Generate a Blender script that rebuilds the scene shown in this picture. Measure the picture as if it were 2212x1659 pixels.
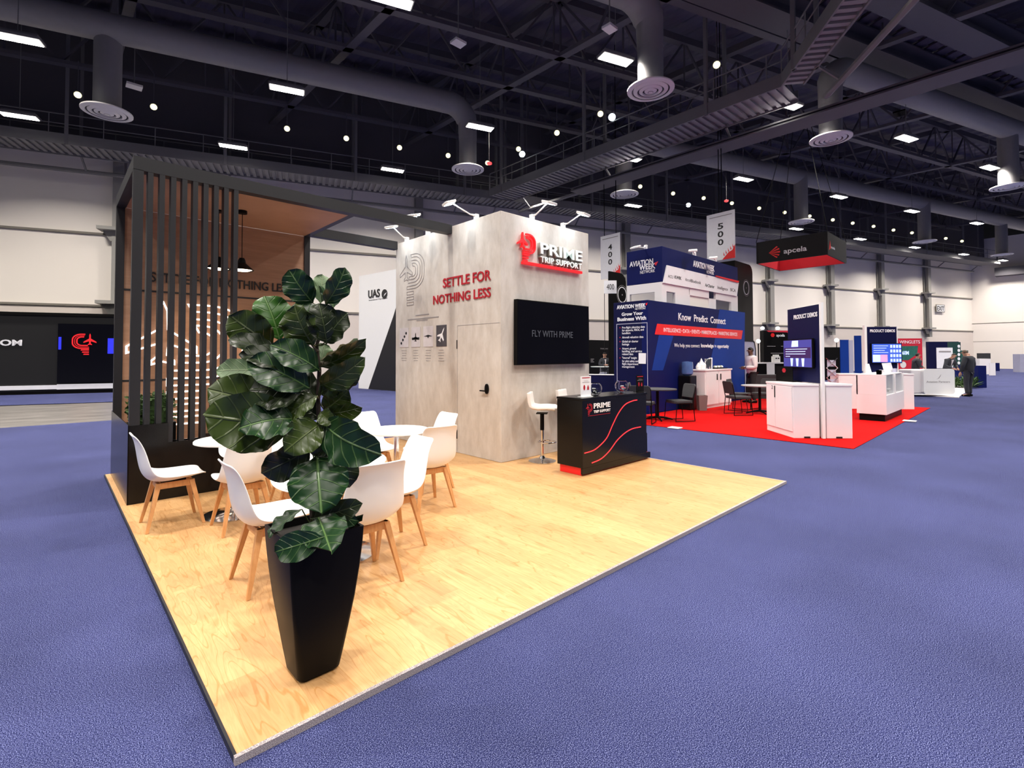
import bpy, bmesh, math, random
import numpy as np
from mathutils import Matrix, Vector
random.seed(7)
for o in list(bpy.data.objects): bpy.data.objects.remove(o)
PI=math.pi
COL=bpy.context.scene.collection
SC=bpy.context.scene
# ------------------------------------------------------------------ camera, world, exposure
F=1067.054; CX=1106.0; CY=740.15
RM=np.array([[0.73014,-0.68329,-0.00244],[0.01527,0.01990,-0.99969],[0.68313,0.72988,0.02486]])
u_,s_,v_=np.linalg.svd(RM); RM=u_@v_
CAM=np.array([-0.556,-2.166,1.58])
cam=bpy.data.cameras.new('camera'); co=bpy.data.objects.new('camera',cam); COL.objects.link(co)
cam.sensor_width=36; cam.lens=36*F/2212; cam.shift_x=0; cam.shift_y=-(829.5-CY)/2212
cam.clip_end=300; cam.clip_start=0.05
r,d,f=RM[0],RM[1],RM[2]
co.matrix_world=Matrix(((r[0],-d[0],-f[0],CAM[0]),(r[1],-d[1],-f[1],CAM[1]),(r[2],-d[2],-f[2],CAM[2]),(0,0,0,1)))
SC.camera=co
w=bpy.data.worlds.new('world'); SC.world=w; w.use_nodes=True
w.node_tree.nodes['Background'].inputs[0].default_value=(0.85,0.88,1.0,1)
w.node_tree.nodes['Background'].inputs[1].default_value=0.07
SC.view_settings.view_transform='Standard'; SC.view_settings.look='None'
SC.view_settings.gamma=1; SC.view_settings.exposure=0.2
try: SC.view_settings.use_curve_mapping=False
except Exception: pass
LAMP_W=220.0
# ------------------------------------------------------------------ survey helpers
def ray(px,py): return RM.T@np.array([(px-CX)/F,(py-CY)/F,1.0])
def G(px,py,z=0.0):
    d=ray(px,py); t=(z-CAM[2])/d[2]; p=CAM+t*d; return Vector(p)
def AT(px,py,dep):                       # point seen at a pixel at a given forward depth
    d=ray(px,py); return Vector(CAM+d*dep)
class Pl:                                # a vertical plane: origin P, horizontal direction ang, outward normal towards the viewer's side
    def __init__(s,P,ang):
        a=math.radians(ang); s.u=Vector((math.cos(a),math.sin(a),0)); s.n=Vector((s.u.y,-s.u.x,0)); s.P=Vector((P[0],P[1],0)); s.ang=ang
        s.M=Matrix(((s.u.x,0,s.n.x,s.P.x),(s.u.y,0,s.n.y,s.P.y),(0,1,0,0),(0,0,0,1)))
    def w(s,px,py):
        d=ray(px,py); n=np.array(s.n); t=n@(np.array(s.P)-CAM)/(n@d); return Vector(CAM+t*d)
    def l(s,px,py):
        v=s.w(px,py); return ((v-s.P).dot(s.u), v.z)
# ------------------------------------------------------------------ materials
MATS={}
def mat(name,col,rough=0.6,metal=0.0,emit=None,es=0.0,var=0.06,vs=6.0,alpha=1.0,spec=0.5,coat=0.0,trans=0.0):
    if name in MATS: return MATS[name]
    m=bpy.data.materials.new(name); m.use_nodes=True; nt=m.node_tree; b=nt.nodes['Principled BSDF']
    b.inputs['Roughness'].default_value=rough; b.inputs['Metallic'].default_value=metal
    b.inputs['Specular IOR Level'].default_value=spec; b.inputs['Coat Weight'].default_value=coat
    b.inputs['Transmission Weight'].default_value=trans; b.inputs['Alpha'].default_value=alpha
    tc=nt.nodes.new('ShaderNodeTexCoord'); nz=nt.nodes.new('ShaderNodeTexNoise'); nz.inputs['Scale'].default_value=vs; nz.inputs['Detail'].default_value=3
    mr=nt.nodes.new('ShaderNodeMapRange'); mr.inputs['To Min'].default_value=1-var; mr.inputs['To Max'].default_value=1+var
    mx=nt.nodes.new('ShaderNodeMix'); mx.data_type='RGBA'; mx.blend_type='MULTIPLY'; mx.inputs[0].default_value=1
    mx.inputs[6].default_value=(*col,1)
    nt.links.new(tc.outputs['Object'],nz.inputs['Vector']); nt.links.new(nz.outputs['Fac'],mr.inputs['Value']); nt.links.new(mr.outputs[0],mx.inputs[7])
    nt.links.new(mx.outputs[2],b.inputs['Base Color'])
    if emit: b.inputs['Emission Color'].default_value=(*emit,1); b.inputs['Emission Strength'].default_value=es
    MATS[name]=m; return m
def N(m,t,**k):
    n=m.node_tree.nodes.new(t)
    for a,b in k.items(): setattr(n,a,b)
    return n
def L(m,a,b): m.node_tree.links.new(a,b)
def ramp(m,stops,src):
    r=N(m,'ShaderNodeValToRGB'); e=r.color_ramp.elements
    while len(e)<len(stops): e.new(0.5)
    for i,(p,c) in enumerate(stops): e[i].position=p; e[i].color=(*c,1)
    L(m,src,r.inputs[0]); return r
def carpet_mat(name,dark,mid,light,scale=170,big=True):
    m=mat(name,mid,0.95,var=0.0,spec=0.1); b=m.node_tree.nodes['Principled BSDF']
    tc=N(m,'ShaderNodeTexCoord'); nz=N(m,'ShaderNodeTexNoise'); nz.inputs['Scale'].default_value=scale; nz.inputs['Detail'].default_value=2; nz.inputs['Roughness'].default_value=0.75
    L(m,tc.outputs['Object'],nz.inputs['Vector'])
    r=ramp(m,[(0.42,dark),(0.49,mid),(0.53,mid),(0.61,light)],nz.outputs['Fac'])
    n2=N(m,'ShaderNodeTexNoise'); n2.inputs['Scale'].default_value=0.8; n2.inputs['Detail'].default_value=4; L(m,tc.outputs['Object'],n2.inputs['Vector'])
    mr=N(m,'ShaderNodeMapRange'); mr.inputs['To Min'].default_value=0.62; mr.inputs['To Max'].default_value=1.38; L(m,n2.outputs['Fac'],mr.inputs['Value'])
    mx=N(m,'ShaderNodeMix',data_type='RGBA',blend_type='MULTIPLY'); mx.inputs[0].default_value=1; L(m,r.outputs[0],mx.inputs[6]); L(m,mr.outputs[0],mx.inputs[7])
    L(m,mx.outputs[2],b.inputs['Base Color'])
    bp=N(m,'ShaderNodeBump'); bp.inputs['Strength'].default_value=0.4; bp.inputs['Distance'].default_value=0.004; L(m,nz.outputs['Fac'],bp.inputs['Height']); L(m,bp.outputs[0],b.inputs['Normal'])
    return m
m_carpet=carpet_mat('blue_carpet',(0.004,0.006,0.032),(0.027,0.032,0.115),(0.17,0.19,0.36),230)
m_red=carpet_mat('red_carpet',(0.40,0.001,0.001),(0.47,0.001,0.001),(0.52,0.002,0.002),140)
m_edge=carpet_mat('grey_fleck_edging',(0.17,0.145,0.155),(0.34,0.30,0.31),(0.55,0.5,0.52),300)
def wood_floor():
    m=mat('maple_planks',(0.8,0.55,0.25),0.38,var=0.0,spec=0.4); b=m.node_tree.nodes['Principled BSDF']
    tc=N(m,'ShaderNodeTexCoord'); mp=N(m,'ShaderNodeMapping'); mp.inputs['Rotation'].default_value=(0,0,PI/2); L(m,tc.outputs['Object'],mp.inputs['Vector'])
    br=N(m,'ShaderNodeTexBrick'); br.inputs['Scale'].default_value=1; br.inputs['Brick Width'].default_value=1.25; br.inputs['Row Height'].default_value=0.155
    br.inputs['Mortar Size'].default_value=0.0012; br.inputs['Mortar Smooth'].default_value=0.3; br.offset=0.37
    br.inputs['Color1'].default_value=(0.60,0.375,0.18,1); br.inputs['Color2'].default_value=(0.52,0.30,0.135,1); br.inputs['Mortar'].default_value=(0.50,0.29,0.11,1)
    L(m,mp.outputs[0],br.inputs['Vector'])
    m2=N(m,'ShaderNodeMapping'); m2.inputs['Scale'].default_value=(9,1.1,9); L(m,tc.outputs['Object'],m2.inputs['Vector'])
    nz=N(m,'ShaderNodeTexNoise'); nz.inputs['Scale'].default_value=1.6; nz.inputs['Detail'].default_value=5; nz.inputs['Distortion'].default_value=1.6; L(m,m2.outputs[0],nz.inputs['Vector'])
    r=ramp(m,[(0.30,(0.80,0.72,0.60)),(0.45,(1.0,0.97,0.92)),(0.52,(0.92,0.86,0.78)),(0.60,(1.05,1.03,1.0)),(0.75,(0.93,0.86,0.74))],nz.outputs['Fac'])
    mx=N(m,'ShaderNodeMix',data_type='RGBA',blend_type='MULTIPLY'); mx.inputs[0].default_value=1; L(m,br.outputs['Color'],mx.inputs[6]); L(m,r.outputs[0],mx.inputs[7])
    # thin darker figure lines
    wv=N(m,'ShaderNodeTexNoise'); wv.inputs['Scale'].default_value=0.9; wv.inputs['Detail'].default_value=1.5; L(m,m2.outputs[0],wv.inputs['Vector'])
    sn=N(m,'ShaderNodeMath',operation='MULTIPLY'); sn.inputs[1].default_value=70; L(m,wv.outputs['Fac'],sn.inputs[0])
    si=N(m,'ShaderNodeMath',operation='SINE'); L(m,sn.outputs[0],si.inputs[0])
    r2=ramp(m,[(0.90,(1,1,1)),(0.99,(0.86,0.76,0.62))],si.outputs[0])
    mx2=N(m,'ShaderNodeMix',data_type='RGBA',blend_type='MULTIPLY'); mx2.inputs[0].default_value=1; L(m,mx.outputs[2],mx2.inputs[6]); L(m,r2.outputs[0],mx2.inputs[7])
    L(m,mx2.outputs[2],b.inputs['Base Color']); return m
m_floor=wood_floor()
def streak_mat(name,c0,c1,c2,rough=0.8,sc=(5,5,0.8),s=1.4):
    m=mat(name,c1,rough,var=0.0); b=m.node_tree.nodes['Principled BSDF']
    tc=N(m,'ShaderNodeTexCoord'); mp=N(m,'ShaderNodeMapping'); mp.inputs['Scale'].default_value=sc; L(m,tc.outputs['Object'],mp.inputs['Vector'])
    nz=N(m,'ShaderNodeTexNoise'); nz.inputs['Scale'].default_value=s; nz.inputs['Detail'].default_value=7; nz.inputs['Roughness'].default_value=0.65; L(m,mp.outputs[0],nz.inputs['Vector'])
    r=ramp(m,[(0.3,c0),(0.5,c1),(0.7,c2)],nz.outputs['Fac']); L(m,r.outputs[0],b.inputs['Base Color']); return m
m_conc=streak_mat('pale_concrete_print',(0.50,0.455,0.41),(0.575,0.53,0.485),(0.64,0.60,0.56),0.8,(3.2,3.2,1.3),2.2)
m_woodw=streak_mat('brown_wood_laminate',(0.25,0.135,0.08),(0.31,0.175,0.108),(0.36,0.21,0.135),0.55,(0.8,0.8,9),1.2)
m_hallfloor=streak_mat('bare_concrete_floor',(0.10,0.095,0.09),(0.16,0.15,0.14),(0.24,0.22,0.21),0.35,(1,3,1),0.8)
m_wall=mat('cream_wall_panel',(0.88,0.82,0.755),0.85,var=0.03,vs=0.3)
m_wall2=mat('beige_lower_wall',(0.70,0.625,0.575),0.85,var=0.03,vs=0.3)
m_seam=mat('wall_seam',(0.22,0.20,0.17),0.8)
m_colm=mat('grey_steel_column',(0.30,0.29,0.27),0.7)
m_steel=mat('dark_roof_steel',(0.085,0.08,0.095),0.65)
m_steel2=mat('grey_catwalk_steel',(0.17,0.165,0.17),0.6)
m_deck=mat('corrugated_deck',(0.085,0.075,0.12),0.5)
m_duct=mat('painted_duct',(0.22,0.215,0.22),0.55)
m_diff=mat('pale_air_diffuser',(0.72,0.70,0.68),0.5)
m_lens=mat('lamp_lens',(1,1,1),0.5,emit=(1.0,0.95,0.86),es=14)
m_spot=mat('spot_lens',(1,1,1),0.5,emit=(1.0,0.93,0.50),es=1.5)
m_spotw=mat('white_spot_lens',(1,1,1),0.5,emit=(0.85,0.97,1.0),es=14)
m_redl=mat('red_exit_glow',(1,0.1,0.1),0.5,emit=(1,0.05,0.05),es=2)
m_white=mat('white_plastic',(0.88,0.88,0.87),0.35,var=0.01)
m_whitel=mat('white_laminate',(0.83,0.80,0.81),0.45,var=0.02,vs=2)
m_ivory=mat('ivory_leather',(0.78,0.72,0.68),0.45,var=0.03)
m_beech=streak_mat('beech_wood',(0.55,0.26,0.09),(0.63,0.31,0.115),(0.70,0.37,0.15),0.5,(12,12,2),3)
m_chrome=mat('chrome',(0.75,0.75,0.76),0.12,metal=1.0,var=0.02)
m_black=mat('gloss_black',(0.004,0.004,0.0045),0.22,var=0.1,spec=0.25)
m_satin=mat('satin_black',(0.0045,0.0042,0.0042),0.42,spec=0.10)
m_char=mat('charcoal_frame',(0.017,0.017,0.020),0.45,spec=0.35)
m_charp=mat('charcoal_panel',(0.014,0.014,0.015),0.6,spec=0.2)
m_screen=mat('dark_screen',(0.003,0.003,0.006),0.2,spec=0.2)
m_dred=mat('dark_red_lettering',(0.42,0.010,0.022),0.5)
m_redg=mat('lit_red_sign',(0.6,0.01,0.02),0.4,emit=(1.0,0.02,0.02),es=0.45)
m_whg=mat('lit_white_sign',(0.9,0.9,0.9),0.4,emit=(0.9,1.0,0.97),es=0.9)
m_ltr=mat('raised_white_letter',(0.88,0.92,0.90),0.5,emit=(0.9,1.0,0.97),es=0.12)
m_led=mat('red_led_strip',(0.3,0.0,0.0),0.4,emit=(1.0,0.03,0.035),es=2.2)
m_ledw=mat('white_led_line',(1,1,1),0.4,emit=(1.0,0.9,0.82),es=2.2)
m_blt=mat('black_lettering',(0.012,0.012,0.014),0.5)
m_wlt=mat('white_lettering',(0.85,0.85,0.88),0.5)
m_glt=mat('grey_lettering',(0.30,0.28,0.28),0.6)
m_slt=mat('screen_grey_lettering',(0.01,0.01,0.012),0.6,emit=(0.30,0.30,0.36),es=0.22,spec=0.1)
m_navy=mat('navy_graphic',(0.003,0.007,0.080),0.5,var=0.25,vs=1.2,spec=0.15)
m_navy2=mat('royal_blue_graphic',(0.005,0.038,0.27),0.5,var=0.2,vs=1.2,spec=0.15)
m_navyd=mat('deep_navy_panel',(0.004,0.005,0.042),0.5,spec=0.15)
m_bred=mat('bright_red_graphic',(0.80,0.012,0.014),0.4)
m_apred=mat('red_fabric_inside',(0.60,0.008,0.02),0.7)
m_green=mat('hedge_green',(0.03,0.075,0.012),0.7,var=0.5,vs=30)
m_soil=mat('dark_soil',(0.012,0.009,0.007),0.95)
m_bark=mat('fig_bark',(0.035,0.022,0.016),0.85)
m_grey=mat('grey_fabric',(0.03,0.03,0.034),0.85)
m_bin=mat('grey_brown_bin',(0.17,0.13,0.125),0.6)
m_glass=mat('clear_acrylic',(0.95,0.97,1.0),0.03,var=0,trans=1.0)
m_glass.node_tree.nodes['Principled BSDF'].inputs['IOR'].default_value=1.25
m_blub=mat('blue_water_bottle',(0.10,0.20,0.48),0.1,trans=0.25,var=0.2,vs=9)
m_pane=mat('thin_glass_pane',(0.8,0.95,0.92),0.05,var=0,alpha=0.15)
m_skin=mat('skin',(0.42,0.22,0.15),0.6); m_skind=mat('dark_skin',(0.12,0.055,0.035),0.6)
m_hair=mat('dark_hair',(0.015,0.011,0.010),0.7); m_hairg=mat('brown_hair',(0.10,0.065,0.045),0.7)
m_shirt=mat('white_shirt_cloth',(0.74,0.69,0.70),0.8); m_suit=mat('dark_grey_suit_cloth',(0.022,0.024,0.032),0.85); m_trou=mat('black_trouser_cloth',(0.008,0.008,0.010),0.85)
m_teal=mat('green_graphic',(0.02,0.13,0.10),0.5,var=0.5,vs=6)
m_crim=mat('crimson_banner',(0.55,0.012,0.035),0.5)
m_dgreen=mat('dark_green_graphic',(0.006,0.045,0.040),0.5)
m_graphW=mat('pale_photo_print',(0.62,0.58,0.60),0.6,var=0.15,vs=9); m_graphG=mat('dark_photo_print',(0.06,0.055,0.065),0.6,var=0.2,vs=9)
m_gp=mat('lilac_panel',(0.42,0.42,0.55),0.6); m_bluescr=mat('blue_screen',(0.02,0.05,0.3),0.3,emit=(0.06,0.14,0.75),es=0.7); m_purscr=mat('violet_screen',(0.02,0.02,0.12),0.3,emit=(0.10,0.09,0.42),es=0.6)
m_scrw=mat('screen_pale_tiles',(0.5,0.6,0.9),0.4,emit=(0.40,0.52,0.95),es=0.8); m_scrp=mat('screen_pink_tile',(0.8,0.3,0.5),0.4,emit=(0.85,0.25,0.45),es=0.8); m_scrd=mat('screen_dark_band',(0.02,0.01,0.04),0.4,emit=(0.05,0.01,0.09),es=0.7)
# ------------------------------------------------------------------ mesh builder
class MB:
    def __init__(s): s.v=[]; s.f=[]; s.m=[]
    def add(s,vs,fs,M=None,mi=0):
        k=len(s.v); s.v+=[(M@Vector(p)) if M is not None else Vector(p) for p in vs]
        s.f+=[tuple(i+k for i in f) for f in fs]; s.m+=[mi]*len(fs); return s
    def box(s,x0,x1,y0,y1,z0,z1,M=None,mi=0):
        return s.add([(x,y,z) for z in (z0,z1) for y in (y0,y1) for x in (x0,x1)],[(0,2,3,1),(4,5,7,6),(0,1,5,4),(2,6,7,3),(0,4,6,2),(1,3,7,5)],M,mi)
    def prism(s,pts,z0,z1,M=None,mi=0):
        n=len(pts); a=sum(pts[i][0]*pts[(i+1)%n][1]-pts[(i+1)%n][0]*pts[i][1] for i in range(n))
        if a<0: pts=pts[::-1]
        return s.add([(p[0],p[1],z0) for p in pts]+[(p[0],p[1],z1) for p in pts],[tuple(range(n-1,-1,-1)),tuple(range(n,2*n))]+[(i,(i+1)%n,(i+1)%n+n,i+n) for i in range(n)],M,mi)
    def tube(s,pts,r,seg=8,M=None,mi=0,cap=True,flat=None):
        pts=[Vector(p) for p in pts]; n=len(pts); rs=r if isinstance(r,(list,tuple)) else [r]*n; vs=[]; fs=[]
        T0=(pts[1]-pts[0]).normalized(); up=Vector((0,0,1)) if abs(T0.z)<0.95 else Vector((1,0,0)); X=T0.cross(up).normalized()
        for i,p in enumerate(pts):
            T=((pts[min(i+1,n-1)]-pts[i]).normalized()+(pts[i]-pts[max(i-1,0)]).normalized()); T=T.normalized() if T.length>1e-6 else T0
            X=(X-T*X.dot(T)).normalized(); Y=T.cross(X)
            for k in range(seg):
                a=2*PI*(k+0.5)/seg; vs.append(p+(X*math.cos(a)+Y*math.sin(a))*rs[i])
        for i in range(n-1):
            for k in range(seg): fs.append((i*seg+k,i*seg+(k+1)%seg,(i+1)*seg+(k+1)%seg,(i+1)*seg+k))
        if cap: fs+= [tuple(range(seg-1,-1,-1)),tuple(range((n-1)*seg,n*seg))]
        return s.add(vs,fs,M,mi)
    def lathe(s,prof,c=(0,0,0),seg=24,M=None,mi=0,cap=True):
        n=len(prof); vs=[(c[0]+r*math.cos(2*PI*k/seg),c[1]+r*math.sin(2*PI*k/seg),c[2]+z) for r,z in prof for k in range(seg)]
        fs=[(i*seg+k,i*seg+(k+1)%seg,(i+1)*seg+(k+1)%seg,(i+1)*seg+k) for i in range(n-1) for k in range(seg)]
        if cap: fs+=[tuple(range(seg-1,-1,-1)),tuple(range((n-1)*seg,n*seg))]
        return s.add(vs,fs,M,mi)
    def ribbon(s,pts,w,t,M,closed=False,mi=0,z0=0.0):      # flat strip of width w along a 2D line, thickness t
        pts=[Vector((p[0],p[1])) for p in pts]; n=len(pts); out=[]
        for i in range(n):
            a=pts[(i-1)%n] if (closed or i>0) else pts[i]; b=pts[(i+1)%n] if (closed or i<n-1) else pts[i]
            d1=(pts[i]-a); d2=(b-pts[i]); d1=d1.normalized() if d1.length>1e-9 else d2.normalized(); d2=d2.normalized() if d2.length>1e-9 else d1
            n1=Vector((-d1.y,d1.x)); n2=Vector((-d2.y,d2.x)); q=(n1+n2)
            q=q.normalized() if q.length>1e-6 else n1; k=min(2.0,1/max(0.3,q.dot(n1))); out.append((pts[i]+q*w/2*k,pts[i]-q*w/2*k))
        vs=[];fs=[]
        for a,b in out: vs+=[(a.x,a.y,z0),(b.x,b.y,z0),(a.x,a.y,z0+t),(b.x,b.y,z0+t)]
        for i in range(n if closed else n-1):
            j=(i+1)%n; i4,j4=i*4,j*4
            fs+=[(i4+2,i4+3,j4+3,j4+2),(i4,j4,j4+1,i4+1),(i4,i4+2,j4+2,j4),(i4+1,j4+1,j4+3,i4+3)]
        if not closed: fs+=[(0,1,3,2),(n*4-4,n*4-2,n*4-1,n*4-3)]
        return s.add(vs,fs,M,mi)
    def build(s,name,mats,parent=None,label=None,cat=None,group=None,kind=None,smooth=False,bevel=0):
        me=bpy.data.meshes.new(name); vs=s.v
        if parent is None:
            xs=[v.x for v in vs]; ys=[v.y for v in vs]; zs=[v.z for v in vs]; o0=Vector(((min(xs)+max(xs))/2,(min(ys)+max(ys))/2,min(zs)))
            vs=[v-o0 for v in vs]
        else:
            root=parent; Mx=WM(parent).inverted(); vs=[Mx@v for v in vs]
        me.from_pydata([tuple(v) for v in vs],[],s.f); ms=mats if isinstance(mats,(list,tuple)) else [mats]
        for m in ms: me.materials.append(m)
        me.polygons.foreach_set('material_index',s.m)
        bm=bmesh.new(); bm.from_mesh(me); bmesh.ops.recalc_face_normals(bm,faces=bm.faces); bm.to_mesh(me); bm.free()
        if smooth: me.polygons.foreach_set('use_smooth',[True]*len(me.polygons)); 
        me.update(); ob=bpy.data.objects.new(name,me); COL.objects.link(ob)
        if parent is not None: ob.parent=parent
        else: ob.location=o0
        if bevel:
            bv=ob.modifiers.new('bevel','BEVEL'); bv.width=bevel; bv.segments=2; bv.limit_method='ANGLE'; bv.angle_limit=0.7
        if smooth:
            try: me.set_sharp_from_angle(angle=0.6)
            except Exception: pass
        tag(ob,label,cat,group,kind); return ob
def WM(o):
    M=Matrix.Translation(o.location)@Matrix.Rotation(o.rotation_euler.z,4,'Z')
    return WM(o.parent)@M if o.parent else M
def tag(o,label=None,cat=None,group=None,kind=None):
    if label: o['label']=label
    if cat: o['category']=cat
    if group: o['group']=group
    if kind: o['kind']=kind
    return o
def thing(name,label,cat,loc=(0,0,0),rz=0,group=None):
    o=bpy.data.objects.new(name,None); COL.objects.link(o); o.location=Vector(loc); o.rotation_euler=(0,0,rz); o.empty_display_size=0.1
    return tag(o,label,cat,group)
def copy_tree(o,parent=None):
    c=o.copy(); COL.objects.link(c); c.parent=parent
    for ch in list(o.children): copy_tree(ch,c)
    return c
def text(name,s,pl,bl,tl,rt,m,parent,depth=0.004,bold=0.0,off=0.003,sp=1.0,label=None):
    """lettering standing on plane pl; bl/tl = pixels of lower left and upper left of the capital height, rt = pixel of the right end"""
    a0,z0=pl.l(*bl); _,z1=pl.l(*tl); a1,_=pl.l(*rt)
    return text_l(name,s,pl,a0,z0,a1,z1,m,parent,depth,bold,off,sp,label)
def text_l(name,s,pl,a0,z0,a1,z1,m,parent,depth=0.004,bold=0.0,off=0.003,sp=1.0,label=None):
    cu=bpy.data.curves.new(name,'FONT'); cu.body=s; cu.size=1; cu.extrude=0.5; cu.offset=bold; cu.space_character=sp; cu.resolution_u=3; cu.fill_mode='BOTH'
    o=bpy.data.objects.new(name,cu); COL.objects.link(o); dg=bpy.context.evaluated_depsgraph_get(); me=bpy.data.meshes.new_from_object(o.evaluated_get(dg)); bpy.data.objects.remove(o)
    xs=[v.co.x for v in me.vertices]; x0,x1=min(xs),max(xs)
    base=0.0; cap=0.73
    MM=pl.M; inv=WM(parent).inverted() if parent else Matrix.Identity(4)
    for v in me.vertices:
        x=(v.co.x-x0)/(x1-x0); y=(v.co.y-base)/cap; zz=(v.co.z+0.5)
        v.co=inv@(MM@Vector((a0+(a1-a0)*x,z0+(z1-z0)*y,off+zz*depth)))
    me.materials.clear(); me.materials.append(m); ob=bpy.data.objects.new(name,me); COL.objects.link(ob); ob.parent=parent
    if label: ob['label']=label
    return ob
def qprism(mb,pl,pxs,off,t,mi=0):         # a flat shape whose corners are given on plane pl
    return mb.prism([pl.l(*p) for p in pxs],off,off+t,pl.M,mi)
# plane emblem in unit coordinates: x 0..1, y 0..1.7
def jet(cx=0.22,cy=1.18,s=1.0,rot=0.0):
    P=[(0,.52),(.035,.40),(.04,.14),(.30,-.10),(.30,-.19),(.045,-.06),(.035,-.22),(.10,-.30),(.10,-.35),(0,-.31)]
    P=P+[(-x,y) for x,y in P[::-1][1:-1]]
    return [(cx+s*(x*math.cos(rot)-y*math.sin(rot)),cy+s*(x*math.sin(rot)+y*math.cos(rot))) for x,y in P]
def bowl(x0,xr,yt,yb,xs,rr):
    P=[(x0,yt)]
    for k in range(9):
        a=PI/2-k*PI/16; P.append((xr-rr+rr*math.cos(a),yt-rr+rr*math.sin(a)))
    for k in range(9):
        a=-k*PI/16; P.append((xr-rr+rr*math.cos(a),yb+rr+rr*math.sin(a)))
    P.append((xs,yb)); return P
def emblem(mb,pl,a0,z0,a1,z1,t,off,style,mi=0):
    sx=(a1-a0); sz=(z1-z0)/1.7
    T=lambda P:[(a0+x*sx,z0+y*sz) for x,y in P]
    B=[bowl(.42,1.0,1.66,.60,.24,.40),bowl(.47,.80,1.46,.82,.30,.24)]
    bars=[(.24,.44),(.24,.28),(.24,.12)]
    if style=='fill':
        for b in B: mb.ribbon(T(b),0.066*sx,t,pl.M,mi=mi,z0=off)
        mb.ribbon(T(bowl(.44,.90,1.56,.71,.24,.32)),0.030*sx,t*.6,pl.M,mi=mi,z0=off)
        for i,(x,y) in enumerate(bars): mb.prism(T([(x,y),(.62-.06*i,y),(.60-.06*i,y+.09),(x,y+.09)]),off,off+t,pl.M,mi)
        mb.prism(T(jet(.2,1.2,1.0)),off,off+t*1.2,pl.M,mi)
    else:
        lw=style
        for x0,xr,yt,yb,xs,rr in [(.42,1.0,1.66,.60,.24,.40),(.48,.70,1.36,.92,.34,.16)]:
            hw=.05
            o1=bowl(x0,xr+hw,yt+hw,yb-hw,xs,rr+hw); o2=bowl(x0+.04,xr-hw,yt-hw,yb+hw,xs,max(.05,rr-hw))
            mb.ribbon(T(o1+o2[::-1]),lw,t,pl.M,closed=True,mi=mi,z0=off)
        mb.ribbon(T(bowl(.46,.86,1.50,.76,.30,.28)),lw,t,pl.M,mi=mi,z0=off)
        for i,(x,y) in enumerate([(.24,.36),(.24,.18),(.24,.0)]): mb.ribbon(T([(x,y),(.56,y),(.56,y+.1),(x,y+.1)]),lw,t,pl.M,closed=True,mi=mi,z0=off)
        mb.ribbon(T(jet(.2,1.2,1.0)),lw,t,pl.M,closed=True,mi=mi,z0=off)
# ------------------------------------------------------------------ the hall: structure
WALLP=Vector((73.18,2.845,0)); WALLA=-20.29
plW=Pl(WALLP,WALLA)
def hallbox(a0,a1,z0,z1,d0,d1,name,m,**k):     # along the long wall
    return MB().box(a0,a1,z0,z1,d0,d1,plW.M).build(name,m,**k)
hallbox(-120,0,0,3.95,-0.4,0.04,'wall_back',m_wall2,kind='structure')
hallbox(-120,0,3.95,14,-0.4,0,'wall_back_upper',m_wall,kind='structure')
plE=Pl(WALLP,-94.0)
MB().box(0,60,0,14,-0.4,0,plE.M).build('wall_right',m_wall,kind='structure')
s=MB(); 
for z in (7.6,4.05): s.box(-120,0,z-0.05,z+0.05,0,0.10,plW.M)
s.build('trim_1',m_seam,kind='structure')
s=MB(); s.box(0,60,4.85,4.90,0,0.03,plE.M); s.box(0,60,2.9,2.92,0,0.02,plE.M); s.build('trim_2',m_seam,kind='structure')
MB().box(2,20,9.75,10.6,0,1.2,plE.M).build('trim_3',m_steel,kind='structure',label='dark beam casing')
MB().add([(-60,-40,-0.02),(120,-40,-0.02),(120,60,-0.02),(-60,60,-0.02)],[(0,1,2,3)]).build('floor',m_hallfloor,kind='structure')
# wall columns with brackets
for i,(px,w_) in enumerate([(262,16),(902,17),(1347,18),(1655,14),(1785,16),(1893,14),(1993,13)]):
    a=plW.l(px,500)[0]; t=thing('wall_column',['grey steel wall column beside the pale wall at far left','grey steel column on the far wall above the jutting beam end','grey steel column behind the hanging 400 banner','grey steel column left of the hanging black sign','grey steel column right of the first product demo panel','grey steel column behind the second product demo panel','grey steel column just left of the exit sign'][i],'column',plW.M@Vector((a,0,0.3)),math.radians(WALLA),'steel columns along the far wall')
    wd=0.45
    MB().box(a-wd/2,a+wd/2,3.3,12.5,0.10,0.13,plW.M).box(a-0.05,a+0.05,3.3,12.5,0.13,0.5,plW.M).box(a-wd/2,a+wd/2,3.3,12.5,0.5,0.53,plW.M).build('shaft',m_colm,t)
    for z in (7.7,4.1): MB().box(a-0.75,a+0.3,z,z+0.16,0.10,0.85,plW.M).prism([(a-0.6,z),(a+0.2,z),(a+0.1,z-0.5),(a-0.3,z-0.5)],0.3,0.5,plW.M).build('bracket',m_colm,t)
# roof deck (corrugated) and big beams
va=Vector((7.1,-2.45,0)); vb=Vector((-0.15,6.85,0)); L0=Vector((5.4,15.93,0))
ua=va.normalized()
def deck(name,z,m):
    n=520; W=130.0; vs=[]; fs=[]; mb=MB(); o=Vector((-25,-22,0)); b=Vector((0,1,0))
    for k in range(n+1):
        h=(0,0,0.07,0.07)[k%4]; p=o+ua*(W*k/n); p.z=z+h; q=p+b*90; q.z=z+h; vs+=[p,q]
    fs=[(2*k,2*k+1,2*k+3,2*k+2) for k in range(n)]
    mb.add(vs,fs); return mb.build(name,m,kind='structure')
deck('ceiling',17.0,m_deck)
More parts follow.
